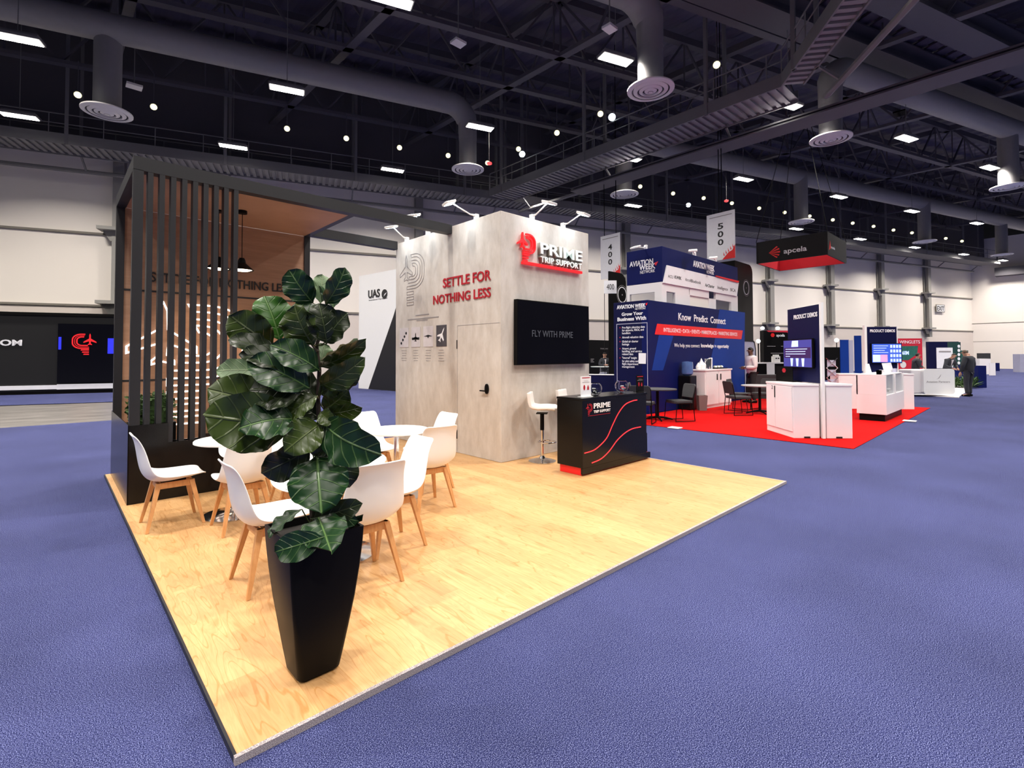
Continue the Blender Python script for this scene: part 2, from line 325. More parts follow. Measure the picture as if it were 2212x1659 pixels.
# ------------------------------------------------------------------ carpets
MB().add([(-60,-40,0),(3,-40,0),(3,13.36,0),(-60,15.4,0), (3,-40,0),(70,-40,0),(73,2.7,0),(3,28.7,0), (3,19.0,0),(3,28.7,0),(-60,52,0),(-60,41,0)],[(0,1,2,3),(4,5,6,7),(8,9,10,11)]).build('aisle_carpet',m_carpet,label='blue flecked carpet covering the aisles of the hall',cat='carpet')
MB().prism([(9.22,-0.02),(18.2,0.05),(18.2,4.9),(9.22,4.9)],0.004,0.012).build('red_carpet',m_red,label='bright red carpet under the navy blue booth',cat='carpet')
# ------------------------------------------------------------------ booth platform
bf=thing('booth_platform','raised booth platform of light maple planks with grey edging','floor platform',(3,3,0))
MB().box(0,6.03,0,6.22,0.004,0.03).build('plank_floor',m_floor,bf)
MB().box(-0.012,6.045,-0.02,-0.0005,0.001,0.032).box(6.031,6.05,0,6.2,0.001,0.031).build('edging',m_edge,bf)
MB().box(-0.012,-0.0005,0,6.22,0.001,0.031).build('edging',m_char,bf,label='dark edging')
# ------------------------------------------------------------------ concrete look tower
TX0,TX1,TY0,TY1,TZ=4.2,6.24,3.15,6.12,3.68
plT=Pl((TX0,TY1,0),-90)     # left face, a runs from far end to corner
plR=Pl((TX0,TY0,0),0)       # right face
tw=thing('booth_tower','tall pale concrete-look booth tower with a flush door','booth tower',(5.2,4.6,0))
MB().box(TX0,TX1,TY0,TY1,0.031,TZ).build('wall_panels',m_conc,tw,bevel=0.006)
mb=MB()
a_l=TY1-4.195; a_r=TY1-3.16
mb.box(a_l,a_l+0.006,0.05,2.05,0,0.002,plT.M).box(a_l,a_r-0.02,2.045,2.052,0,0.002,plT.M)
mb.build('door_gap',m_glt,tw)
for z in (1.75,0.32): MB().box(a_l-0.012,a_l+0.004,z-0.07,z+0.07,0,0.008,plT.M).build('hinge',m_satin,tw)
hd=MB(); ca,cz=plT.l(1053,843)
hd.prism([(ca+0.045*math.cos(t)*0.8,cz+0.02+0.075*math.sin(t)) for t in [k*PI/8 for k in range(16)]],0,0.03,plT.M)
hd.box(ca-0.13,ca+0.01,cz-0.02,cz,0.03,0.05,plT.M); hd.build('door_handle',m_satin,tw,label='black lever handle',bevel=0.003)
def tl(px,y=600): return plT.l(px,y)[0]
text_l('slogan','SETTLE FOR',plT,tl(958),plT.l(1061,604)[1],tl(1061),plT.l(1061,581)[1],m_dred,tw,0.012,bold=0.012)
text_l('slogan','NOTHING LESS',plT,tl(937),plT.l(1061,641)[1],tl(1061),plT.l(1061,619)[1],m_dred,tw,0.012,bold=0.012)
mb=MB(); emblem(mb,plT,tl(869),plT.l(880,660)[1],tl(914),plT.l(880,553)[1],0.004,0.001,0.010); mb.build('outline_emblem',m_glt,tw)
mb=MB()
for (x0,x1,y) in [(898,927,680),(881,948,687.5),(900,924,691.5)]:
    zz=plT.l((x0+x1)/2,y)[1]; mb.box(tl(x0),tl(x1),zz-0.012,zz+0.008,0.001,0.003,plT.M)
for cx_ in (873,898,925,953):
    a=tl(cx_,760); 
    for k in range(5): 
        w_=0.09-0.012*((k*7+int(cx_))%3); mb.box(a-w_,a+w_,1.66-0.045*k,1.667-0.045*k,0.001,0.003,plT.M)
mb.build('caption_lines',m_glt,tw)
for i,(x0,x1) in enumerate([(864,883),(889,908),(915,936),(943,965)]):
    a0,a1=tl(x0,730),tl(x1,730); pb=MB().box(a0,a1,1.725,2.08,0.001,0.006,plT.M).build('photo_panel',m_graphG if i==3 else m_graphW,tw,label=['photo panel of an aircraft collage','photo panel of an aircraft from below','photo panel of an aircraft front','dark photo panel of a white jet'][i])
    am=(a0+a1)/2; w_=(a1-a0); j=MB()
    if i==3: j.prism([(am+x*w_*1.3,1.90+y*0.33) for x,y in jet(0,0,0.9,-0.5)],0.006,0.009,plT.M)
    elif i==1: j.prism([(am+x*w_*1.25,1.885+y*0.20) for x,y in jet(0,0,0.9,0)],0.006,0.009,plT.M); j.box(am-.42*w_,am+.42*w_,1.855,1.895,0.006,0.009,plT.M)
    elif i==2: j.prism([(am-.45*w_,1.905),(am,1.93),(am+.45*w_,1.905),(am+.1*w_,1.90),(am,1.87),(am-.1*w_,1.90)],0.006,0.009,plT.M)
    else:
        for k in range(4): j.prism([(am+(-.3+.18*k)*w_+.09*w_*math.cos(t),1.80+.06*k+0.025*math.sin(t)) for t in [q*PI/4 for q in range(8)]],0.006,0.009,plT.M)
    j.build('aircraft_print',m_wlt if i==3 else m_blt,pb)
# ------------------------------------------------------------------ lit sign
sg=thing('lit_sign','lit red and white raised letter sign high on the tower face','sign',(5.3,TY0,3.0))
mb=MB(); e0=plR.l(1118,560)[0]; e1=plR.l(1152,545)[0]
emblem(mb,plR,e0,2.96,e1,3.42,0.035,0.015,'fill'); mb.build('emblem',m_redg,sg,label='glowing red emblem of a plane and curved strips')
mb=MB().box(plR.l(1124,560)[0],plR.l(1251,585)[0],2.945,2.985,0.015,0.07,plR.M); mb.build('underline',m_redg,sg,label='glowing red underline bar')
text_l('letter_side_shade','PRIME',plR,plR.l(1162,560)[0]-.012,3.145,plR.l(1252,560)[0]-.004,3.325,m_seam,sg,0.05,bold=0.035,off=0.004)  # dark bolder copies behind the letters: shadow on their sides put into colour
text_l('letter_side_shade','TRIP SUPPORT',plR,plR.l(1162,570)[0]-.008,3.012,plR.l(1250,570)[0]-.004,3.11,m_seam,sg,0.05,bold=0.02,off=0.004,sp=1.12)
text_l('letters','PRIME',plR,plR.l(1162,560)[0],3.155,plR.l(1252,560)[0],3.33,m_ltr,sg,0.012,bold=0.02,off=0.055)
text_l('letters','TRIP SUPPORT',plR,plR.l(1162,570)[0],3.02,plR.l(1250,570)[0],3.115,m_ltr,sg,0.012,bold=0.01,off=0.055,sp=1.12)
# ------------------------------------------------------------------ television
tv=thing('television','large wall-mounted television showing dim grey lettering','television',(5.3,3.1,1.43))
plV=Pl((4.43,3.065,0),0)
MB().add([(4.425,3.055,1.43),(6.13,3.055,1.43),(6.155,3.085,2.405),(4.46,3.085,2.405),(4.425,3.12,1.43),(6.13,3.12,1.43),(6.155,3.15,2.405),(4.46,3.15,2.405)],[(0,1,2,3),(4,7,6,5),(0,4,5,1),(1,5,6,2),(2,6,7,3),(3,7,4,0)]).build('casing',m_satin,tv)
MB().add([(4.437,3.053,1.447),(6.118,3.053,1.447),(6.14,3.082,2.39),(4.475,3.082,2.39)],[(0,1,2,3)]).build('screen',m_screen,tv)
plV2=Pl((4.43,3.055,0),0); text_l('screen_lettering','FLY WITH PRIME',plV2,plV2.l(1150,720)[0],plV2.l(1150,727)[1],plV2.l(1238,722)[0],plV2.l(1150,712)[1],m_slt,tv,0.002,off=-0.006)
# ------------------------------------------------------------------ arm lights on tower and on the navy booth
def armlight(base,head,label,lit=True,sc=1.0,group='arm lights on the concrete-look tower'):
    base=Vector(base); head=Vector(head); t=thing('arm_light',label,'light',base,0,group)
    d=(head-base); h=Vector((d.x,d.y,0)).normalized()
    MB().box(-0.03*sc,0.03*sc,-0.03*sc,0.03*sc,0,0.10*sc,Matrix.Translation(base)).build('clamp',m_white,t)
    MB().tube([base+Vector((0,0,0.08*sc)),base+d*0.25+Vector((0,0,0.03)),head],[0.022*sc,0.012*sc,0.012*sc],6).build('arm',m_white,t)
    side=Vector((-h.y,h.x,0)); M=Matrix(((h.x,side.x,0,head.x),(h.y,side.y,0,head.y),(0,0,1,head.z),(0,0,0,1)))@Matrix.Rotation(0.35,4,'Y')
    hb=MB().prism([(-0.05*sc,-0.09*sc),(0.11*sc,-0.10*sc),(0.13*sc,-0.07*sc),(0.13*sc,0.07*sc),(0.11*sc,0.10*sc),(-0.05*sc,0.09*sc)],-0.012*sc,0.022*sc,M).build('lamp_head',m_white,t,bevel=0.006)
    MB().box(-0.03*sc,0.10*sc,-0.075*sc,0.075*sc,-0.016*sc,-0.0125*sc,M).build('lens',m_spotw if lit else m_white,hb)
    if lit:
        ld=bpy.data.lights.new('arm_light_beam','AREA'); ld.shape='RECTANGLE'; ld.size=0.14; ld.size_y=0.12; ld.energy=1.5; ld.color=(0.80,0.92,1.0); ld.spread=2.2
        lo=bpy.data.objects.new('arm_light_beam',ld); COL.objects.link(lo); lo.parent=t
        tgt=Vector((base.x,base.y,3.05)) ; dirv=(tgt-head).normalized(); lo.matrix_world=Matrix.Translation(head-base+dirv*0.03)@dirv.to_track_quat('-Z','Y').to_matrix().to_4x4()
    return t
def onX(px,py,X): 
    d=ray(px,py); t=(X-CAM[0])/d[0]; return Vector(CAM+t*d)
def onY(px,py,Y):
    d=ray(px,py); t=(Y-CAM[1])/d[1]; return Vector(CAM+t*d)
armlight((4.24,3.76,TZ-.02),onX(975,438,3.85),'white arm light leaning left from the tower top right of the beam end')
armlight((4.24,5.1,TZ-.02),onX(896,465,3.85),'white arm light mostly hidden behind the long front beam')
armlight((4.24,5.8,TZ-.02),onX(848,490,3.85),'white arm light at the left end of the tower, above the rear beam')
armlight((4.89,3.19,TZ-.02),onY(1183,438,2.85),'white arm light above the left part of the lit sign')
armlight((5.62,3.19,TZ-.02),onY(1256,462,2.85),'rightmost white arm light on the tower, above the lit letters')
# ------------------------------------------------------------------ pergola
pg=thing('slatted_pergola','charcoal booth frame with vertical slats and a brown wood back wall','pergola',(1.3,5.2,0))
PY0,PY1=4.335,6.19
for (x,y) in [(0.06,PY0),(0.06,PY1-0.07),(2.5,PY1-0.07)]: MB().box(x,x+0.09,y,y+0.08,0.031,3.56).build('post',m_char,pg)
MB().box(0.06,TX0-0.002,PY0,PY0+0.13,3.555,3.70).build('front_beam',m_char,pg)
MB().box(2.6,TX0-0.002,PY1-0.13,PY1,3.57,3.72).build('rear_beam',m_char,pg)
MB().box(0.06,0.16,PY0+0.13,PY1,3.555,3.70).build('side_beam',m_char,pg)
MB().box(2.5,2.6,PY0+0.13,PY1,3.57,3.70).build('cross_beam',m_char,pg)
for k in range(9):
    x0=0.186+0.1036*k+(0.0 if k else 0); MB().box(x0,x0+0.049,PY0+0.002,PY0+0.12,0.031,3.555).build('slat',m_char,pg)
MB().box(0.15,2.5,PY1-0.05,PY1-0.0,0.031,3.555).build('back_panel',m_woodw,pg,label='brown wood-look back wall')
MB().box(0.16,2.5,PY0+0.13,PY1-0.05,3.56,3.60).build('ceiling_panel',m_woodw,pg,label='brown wood-look ceiling panel')
plB=Pl((0,PY1-0.05,0),0); mb=MB()
for z in (2.465,1.25): mb.box(0.15,2.5,z-0.012,z+0.012,0,0.006,plB.M)
mb.build('panel_joint',m_blt,pg)
text_l('wall_slogan','SETTLE FOR NOTHING LESS',plB,plB.l(325,590)[0],2.60,plB.l(626,612)[0],2.735,m_blt,pg,0.012,bold=0.01)
mb=MB(); emblem(mb,plB,plB.l(300,745)[0],0.62,plB.l(534,770)[0],2.30,0.015,0.002,0.022); mb.build('lit_outline_emblem',m_ledw,pg,label='glowing white outline of a plane and curved strips')
MB().box(0.055,0.40,PY0-0.006,PY0+0.001,0.031,0.85).box(0.40,1.07,PY0-0.006,PY0+0.001,0.031,0.64).box(0.40,1.07,PY0+0.121,PY0+0.15,0.031,0.64).box(0.050,0.059,PY0-0.006,PY1,0.031,0.86).build('low_panel',m_black,pg,label='low gloss black panel')
hb=MB().box(0.10,0.55,PY0+0.5,PY0+0.85,0.031,0.80).build('planter_trough',m_satin,label='low black trough holding the hedge behind the slats',cat='planter')
MB().box(1.10,3.2,5.60,6.10,0.031,0.46).build('low_bench',m_satin,label='low black bench block along the foot of the brown wood wall',cat='bench',bevel=0.01)
# hedge
rnd=random.Random(3); mb=MB()
for k in range(900):
    c=Vector((rnd.uniform(0.11,0.53),rnd.uniform(PY0+0.5,PY0+0.85),rnd.uniform(0.80,1.13))); R=Matrix.Rotation(rnd.uniform(0,6),4,Vector((rnd.uniform(-1,1),rnd.uniform(-1,1),rnd.uniform(-1,1))).normalized()); s_=0.03
    mb.add([(0,0,0),(s_,s_*0.6,0.004),(2*s_,0,0),(s_,-s_*0.6,0.004)],[(0,1,2,3)],Matrix.Translation(c)@R)
mb.box(0.14,0.50,PY0+0.53,PY0+0.82,0.80,1.08); mb.build('hedge',m_green,label='clipped green hedge behind the left end of the slats',cat='hedge')
# pendant
pc=Vector((1.34,5.25,0)); pt=thing('pendant_lamp','lit dark cone pendant lamp hanging in the slatted frame','lamp',(pc.x,pc.y,2.74))
MB().lathe([(0.06,0),(0.06,0.04)],(pc.x,pc.y,3.52)).build('canopy',m_satin,pt)
MB().tube([(pc.x,pc.y,3.53),(pc.x,pc.y,2.90)],0.005,6).build('cord',m_satin,pt)
MB().lathe([(0.030,0.17),(0.045,0.14),(0.05,0.10),(0.125,0.03),(0.150,0.005),(0.145,0.0),(0.12,0.025),(0.045,0.095)],(pc.x,pc.y,2.74),28,cap=False).build('lamp_shade',m_satin,pt,smooth=True)
MB().lathe([(0.0,-0.012),(0.09,-0.008),(0.135,0.012),(0.0,0.02)],(pc.x,pc.y,2.745),24,cap=False).build('bulb_disc',mat('warm_lamp_disc',(1,1,1),0.5,emit=(1.0,0.82,0.55),es=9),pt)
for (x,y,z,e) in [(pc.x,pc.y,2.66,10),]:
    ld=bpy.data.lights.new('pendant_light','SPOT'); ld.energy=e*2.2; ld.spot_size=2.45; ld.spot_blend=0.6; ld.color=(1.0,0.70,0.42); ld.shadow_soft_size=0.08; lo=bpy.data.objects.new('pendant_light',ld); COL.objects.link(lo); lo.parent=pt; lo.location=Vector((x,y,z))-pt.location
p2=copy_tree(pt); p2.location=Vector((1.10,5.45,2.755)); p2['label']='second pendant lamp, half hidden behind the rightmost slats'
tag(pt,group='pendant lamps in the slatted frame'); tag(p2,group='pendant lamps in the slatted frame')
pt['label']='lit dark cone pendant lamp hanging clear of the slats on their right'
# ------------------------------------------------------------------ shell chairs
def shell_mesh():
    # edge profile and centre profile: (forward, height), half width
    prof=[(.235,.445,.150),(.232,.462,.180),(.20,.470,.215),(.12,.468,.232),(.02,.466,.238),(-.08,.470,.240),(-.15,.490,.238),(-.185,.54,.232),(-.205,.61,.222),(-.225,.69,.208),(-.25,.76,.196),(-.28,.815,.190),(-.305,.845,.180),(-.315,.852,.150)]
    ctr=[(.235,.440),(.225,.448),(.18,.440),(.10,.425),(.0,.412),(-.10,.405),(-.185,.425),(-.235,.49),(-.255,.58),(-.268,.67),(-.278,.745),(-.290,.80),(-.308,.838),(-.318,.848)]
    nu=13; vs=[]; fs=[]
    for i,(e,c) in enumerate(zip(prof,ctr)):
        for k in range(nu):
            u=-1+2*k/(nu-1); q=abs(u)**2.4
            vs.append((c[0]+(e[0]-c[0])*q, u*e[2], c[1]+(e[1]-c[1])*q))
    for i in range(len(prof)-1):
        for k in range(nu-1): a=i*nu+k; fs.append((a,a+1,a+nu+1,a+nu))
    return vs,fs
def make_chair():
    t=thing('shell_chair','','chair')
    vs,fs=shell_mesh(); o=MB().add(vs,fs).build('seat_shell',m_white,t,smooth=True)
    so=o.modifiers.new('solid','SOLIDIFY'); so.thickness=0.012; so.offset=0; sb=o.modifiers.new('sub','SUBSURF'); sb.levels=1; sb.render_levels=2
    pad=[]; 
    n=14
    for j,(zz,k) in enumerate([(0.428,.80),(0.452,1.0),(0.468,.96),(0.474,.70)]):
        for q in range(n*2):
            a=2*PI*q/(n*2); ca,sa=math.cos(a),math.sin(a); pad.append((0.03+0.165*k*math.copysign(abs(ca)**.6,ca),0.17*k*math.copysign(abs(sa)**.6,sa),zz+0.02*max(0,ca)*0))
    m=n*2; ff=[(j*m+q,j*m+(q+1)%m,(j+1)*m+(q+1)%m,(j+1)*m+q) for j in range(3) for q in range(m)]+[tuple(range(3*m,4*m))]
    MB().add(pad,ff).build('seat_cushion',m_white,t,smooth=True)
    for sx in (-1,1):
        for sy in (-1,1):
            top=Vector((sx*0.125,sy*0.125,0.405)); bot=Vector((sx*0.215,sy*0.205,0.0)); mb=MB()
            for (p,q,w0,w1) in [(bot,top,0.012,0.021)]:
                vv=[]
                for pt_,w_ in ((p,w0),(q,w1)):
                    for (dx,dy) in ((-1,-1),(1,-1),(1,1),(-1,1)): vv.append((pt_.x+dx*w_,pt_.y+dy*w_,pt_.z))
                mb.add(vv,[(3,2,1,0),(4,5,6,7),(0,1,5,4),(1,2,6,5),(2,3,7,6),(3,0,4,7)])
            mb.build('leg',m_beech,t,bevel=0.003)
    MB().box(-0.15,0.15,-0.14,-0.115,0.352,0.405).box(-0.15,0.15,0.115,0.14,0.352,0.405).box(-0.14,-0.115,-0.13,0.13,0.352,0.405).box(0.115,0.14,-0.13,0.13,0.352,0.405).build('apron',m_beech,t,bevel=0.003)
    MB().box(-0.09,0.09,-0.09,0.09,0.38,0.415).build('seat_mount',m_satin,t)
    return t
ch0=make_chair()
CH=[(.30,3.38,0,'white shell chair at far left, side-on against the black slats'),
(.75,2.83,90,'white shell chair seen from behind at the left table, left of the fig tree'),
(.60,1.50,0,'nearest white shell chair left of the black planter, side-on'),
(1.41,3.3,180,'white shell chair behind the fig leaves, a wooden leg showing above the near left seat'),
(1.05,3.86,-90,'white shell chair on the far side of the left table by the low black panel'),
(1.04,1.08,88,'nearest white shell chair right of the black planter, back to the camera'),
(1.50,1.5,178,'white shell chair with its inner back showing, just right of the nearest right-hand one'),
(1.05,2.12,-90,'white shell chair half hidden behind the large front fig leaf'),
(2.31,2.18,84,'white shell chair seen from behind, rightmost at the round table by the tower'),
(2.70,2.76,180,'white shell chair on the tower side of the right round table, its back top showing'),
(2.26,3.27,-92,'white shell chair on the far side of the right round table, facing the camera')]
for i,(x,y,a,lb) in enumerate(CH):
    c=ch0 if i==0 else copy_tree(ch0); c.location=(x,y,0.031); c.rotation_euler=(0,0,math.radians(a)); c['label']=lb; c['group']='white shell chairs with wooden legs'
# ------------------------------------------------------------------ round tables
def make_table():
    t=thing('round_table','','table'); 
    MB().lathe([(0.0,0.705),(0.33,0.705),(0.35,0.712),(0.35,0.726),(0.345,0.732),(0,0.732)],seg=48,cap=False).build('tabletop',m_white,t,smooth=True)
    MB().lathe([(0.09,0.690),(0.09,0.7045)],seg=20).build('mounting_plate',m_chrome,t,smooth=True)
    MB().lathe([(0.028,0.03),(0.028,0.69)],seg=20,cap=False).build('pole',m_chrome,t,smooth=True)
    MB().lathe([(0.27,0.0),(0.27,0.008),(0.20,0.022),(0.08,0.035),(0.045,0.06),(0.03,0.065)],seg=40).build('base',m_chrome,t,smooth=True)
    return t
tb=make_table()
for i,(x,y,lb) in enumerate([(.79,3.27,'white round table left of the fig tree, in front of the black slats'),(2.25,2.7,'white round table right of the fig tree, near the concrete-look tower'),(1.12,1.60,'white round table mostly hidden directly behind the fig tree')]):
    c=tb if i==0 else copy_tree(tb); c.location=(x,y,0.031); c['label']=lb; c['group']='white round tables with chrome bases'
# ------------------------------------------------------------------ bar stools
def make_stool():
    t=thing('bar_stool','','stool')
    prof=[(.19,.735),(.17,.750),(.08,.752),(-.05,.748),(-.13,.76),(-.17,.80),(-.19,.87),(-.20,.95),(-.205,1.0)]
    vs=[];n=7
    for i,(x,z) in enumerate(prof):
        for k in range(n): u=-1+2*k/(n-1); vs.append((x+0.012*math.cos(u*PI*1.5)*0,u*(0.195-0.01*(i>6)),z-0.008*(k%2)+(0.02*u*u if i<5 else 0)))
    fs=[(i*n+k,i*n+k+1,(i+1)*n+k+1,(i+1)*n+k) for i in range(len(prof)-1) for k in range(n-1)]
    o=MB().add(vs,fs).build('tufted_seat',m_ivory,t,smooth=True); so=o.modifiers.new('s','SOLIDIFY'); so.thickness=0.05; so.offset=-1; bv=o.modifiers.new('b','BEVEL'); bv.width=0.012; bv.segments=3
    mb=MB()
    for (x,z) in [(.06,.758),(-.06,.755),(-.178,.87)]:
        for y in (-.065,.065): mb.lathe([(0.006,0),(0.003,0.006)],(x if z<.8 else x+.01,y,z-.004),8)
    mb.build('tufting_buttons',m_ivory,t)
    MB().lathe([(0.03,.45),(0.03,.70)],seg=16).box(-.08,.08,-.08,.08,.69,.705).build('column_sleeve',m_satin,t,smooth=False)
    MB().lathe([(0.022,.05),(0.022,.46)],seg=16).build('gas_lift',m_chrome,t,smooth=True)
    rr=[(0.02+0.13*math.cos(a)+.05,0.13*math.sin(a),.28) for a in [k*PI/8 for k in range(17)]]
    MB().tube(rr,0.009,8,cap=False).lathe([(0.03,.25),(0.03,.31)],seg=16).build('footrest',m_chrome,t,smooth=True)
    MB().tube([(0,0,.68),(0,-.12,.665),(0,-.15,.65)],0.006,6).build('height_lever',m_satin,t)
    MB().lathe([(0.20,0.0),(0.20,0.006),(0.15,0.022),(0.05,0.045),(0.03,0.08)],seg=36).build('base',m_chrome,t,smooth=True)
    return t
st=make_stool()
for i,(x,y,a,lb) in enumerate([(4.72,2.83,-52,'white tufted bar stool standing left of the black reception desk'),(5.45,2.88,-70,'white tufted bar stool hidden behind the desk, only its back top showing')]):
    c=st if i==0 else copy_tree(st); c.location=(x,y,0.031); c.rotation_euler=(0,0,math.radians(a)); c['label']=lb; c['group']='white tufted bar stools'
# ------------------------------------------------------------------ reception desk
dk=thing('reception_desk','glossy black reception desk with curved red light strips','desk',(5.2,2.05,0.031))
DX0,DX1,DY0,DY1=4.42,5.92,1.84,2.27
MB().box(DX0,DX1,DY0,DY1,0.13,0.99).build('body',m_black,dk,bevel=0.003)
MB().box(DX0-0.0,DX1+0.02,DY0-0.005,DY1+0.01,0.992,1.022).build('desk_top',m_black,dk,bevel=0.003)
MB().box(DX1+0.001,DX1+0.115,DY0+0.06,DY1,0.09,0.40).build('side_box',m_black,dk,bevel=0.003)
MB().box(DX0+0.02,DX1+0.08,DY0+0.035,DY1-0.03,0.0315,0.128).build('plinth',m_bred,dk,label='red recessed plinth',bevel=0.002)
MB().box(DX0,DX1+0.1,DY0+0.001,DY0+0.03,0.05,0.128).build('kick_board',m_black,dk)
plD=Pl((DX0,DY0,0),0)
def curve_px(pts,n=8):
    P=[plD.l(*p) for p in pts]; out=[]
    for i in range(len(P)-1):
        p0=P[max(i-1,0)];p1=P[i];p2=P[i+1];p3=P[min(i+2,len(P)-1)]
        for k in range(n):
            t=k/n; out.append(tuple(0.5*((2*p1[j])+(-p0[j]+p2[j])*t+(2*p0[j]-5*p1[j]+4*p2[j]-p3[j])*t*t+(-p0[j]+3*p1[j]-3*p2[j]+p3[j])*t**3) for j in (0,1)))
    return out+[P[-1]]
for pts in ([(1262,979),(1283,972),(1300,958),(1312,943),(1323,918),(1336,892),(1350,874),(1366,866),(1376,864)],[(1278,1000),(1298,991),(1316,974),(1333,951),(1350,935),(1366,926),(1384,922)]):
    c=curve_px(pts); MB().ribbon(c,0.011,0.004,plD.M,z0=0.001).build('light_strip',m_led,dk,label='glowing red strip')
mb=MB(); emblem(mb,plD,plD.l(1267,885)[0],0.79,plD.l(1279,885)[0],0.945,0.003,0.001,'fill'); mb.box(plD.l(1270,890)[0],plD.l(1318,890)[0],0.785,0.79,0.001,0.004,plD.M)
mb.build('emblem',m_dred,dk,label='small red emblem and underline')
text_l('lettering','PRIME',plD,plD.l(1282,880)[0],0.878,plD.l(1318,880)[0],0.945,m_wlt,dk,0.003,bold=0.03)
text_l('lettering','TRIP SUPPORT',plD,plD.l(1282,888)[0],0.818,plD.l(1318,888)[0],0.852,m_wlt,dk,0.003,bold=0.03,sp=1.1)
# things on the desk
def acrylic_sign(px0,px1,ytop,yb,dark,label):
    Y=1.97; pl=Pl((4.4,Y,0),0); a0=pl.l(px0,yb)[0]; a1=pl.l(px1,yb)[0]; zt=pl.l(px0,ytop)[1]; t=thing('sign_holder',label,'sign',(4.4+(a0+a1)/2,Y,1.023),0,'sign holders on the black desk')
    MB().box(a0,a1,1.023,1.028,-0.05,0.04,pl.M).build('foot',m_white if not dark else m_satin,t)
    MB().box(a0,a1,1.028,zt,0,0.006,pl.M).build('card',m_satin if dark else m_wlt,t)
    h=zt-1.023; w_=a1-a0; mm=m_wlt if dark else m_dred
    MB().box(a0+.12*w_,a0+.88*w_,1.023+h*.90,1.023+h*.94,0.006,0.008,pl.M).build('heading_bar',m_dred if not dark else m_crim,t)
    MB().box(a0+.3*w_,a0+.7*w_,1.023+h*.76,1.023+h*.775,0.006,0.008,pl.M).box(a0+.15*w_,a0+.85*w_,1.023+h*.69,1.023+h*.71,0.006,0.008,pl.M).build('print_lines',m_glt,t)
    mb=MB(); c1=a0+.33*w_; c2=a0+.7*w_; zc=1.023+h*.45
    mb.prism([(c1+.09*w_*math.cos(q*PI/6),zc+h*.13*math.sin(q*PI/6)) for q in range(12)],0.006,0.009,pl.M).box(c2-.08*w_,c2+.08*w_,zc-h*.12,zc+.03*h,0.006,0.009,pl.M).box(c2-.05*w_,c2+.05*w_,zc+.04*h,zc+.09*h,0.006,0.009,pl.M)
    mb.build('item_print',m_dred,t)
acrylic_sign(1254,1276,813,856,False,'white acrylic sign holder at the left end of the black desk')
acrylic_sign(1374,1390,811,846,True,'black card sign holder at the right end of the black desk')
def bowl_(x,y,r,label,contents):
    t=thing('glass_bowl',label,'bowl',(x,y,1.023),0,'clear glass bowls on the black desk')
    pr=[(r*0.45,0.0)]+[(r*math.cos(a),r*0.95+r*math.sin(a)) for a in [(-70+14*k)*PI/180 for k in range(1,10)]]
    o=MB().lathe(pr,(x,y,1.0235),28,cap=False).build('glass',m_glass,t,smooth=True); so=o.modifiers.new('s','SOLIDIFY'); so.thickness=0.003
    rn=random.Random(int(x*100)); 
    for k in range(9):
        a=rn.uniform(0,6.28); q=rn.uniform(0,r*0.5); s_=0.018
        Mx=Matrix.Translation((x+q*math.cos(a),y+q*math.sin(a),1.05+0.016*(k%5)))@Matrix.Rotation(a,4,'Z')@Matrix.Rotation(a*2,4,'X')
        MB().box(-s_*1.4,s_*1.4,-s_*.7,s_*.7,-0.006,0.006,Mx).build('giveaway_item',contents[k%len(contents)],t,bevel=0.003)
bowl_(4.94,2.03,0.095,'clear glass bowl next to the white sign holder on the desk',[m_satin,m_white,m_grey])
bowl_(5.60,2.05,0.10,'clear glass bowl holding pinkish items by the black card sign on the desk',[m_crim,m_white,mat('pink_item',(0.6,0.25,0.3),0.5)])
# ------------------------------------------------------------------ fiddle leaf fig in planter
pc=Vector((0.424,0.335,0.031))
pf=thing('potted_fig_tree','tall fiddle leaf fig tree in a tapered black planter','potted plant',pc)
def sqring(h,s,rc): 
    out=[]
    for (sx,sy,a0) in ((1,1,0),(-1,1,90),(-1,-1,180),(1,-1,270)):
        for k in range(4):
            a=math.radians(a0+30*k); out.append((sx*(s/2-rc)+rc*math.cos(a),sy*(s/2-rc)+rc*math.sin(a),h))
    return out
vs=[]; rings=[(0,0.16,.03),(0.012,0.205,.035),(0.10,0.232,.03),(0.22,0.265,.022),(0.36,0.302,.014),(0.50,0.332,.01),(0.62,0.352,.008),(0.700,0.360,.007),(0.700,0.335,.006),(0.66,0.33,.006)]
for h,s_,rc in rings: vs+=sqring(h,s_,rc)
n=16; fs=[(i*n+k,i*n+(k+1)%n,(i+1)*n+(k+1)%n,(i+1)*n+k) for i in range(len(rings)-1) for k in range(n)]+[tuple(range(n-1,-1,-1))]
MB().add(vs,fs,Matrix.Translation(pc)).build('planter',m_satin,pf,smooth=True)
MB().box(-0.163,0.163,-0.163,0.163,0.64,0.662,Matrix.Translation(pc)).build('soil',m_soil,pf)
D0=2.50
stem_px=[(676,1140),(672,1085),(684,1010),(690,940),(687,860),(690,800),(684,745),(700,700),(712,665)]
MB().tube([pc+Vector((0,0,0.65))]+[AT(x,y,D0+0.01) for x,y in stem_px[1:]],[.013,.012,.012,.011,.011,.010,.009,.008,.006],8).tube([AT(684,860,D0),AT(655,870,D0+.05),AT(622,800,D0+.08),AT(600,745,D0+.08)],[.009,.008,.007,.005],8).tube([AT(686,760,D0),AT(668,735,D0+.02),AT(660,690,D0+.05)],[.008,.007,.005],8).build('trunk',m_bark,pf,smooth=True)
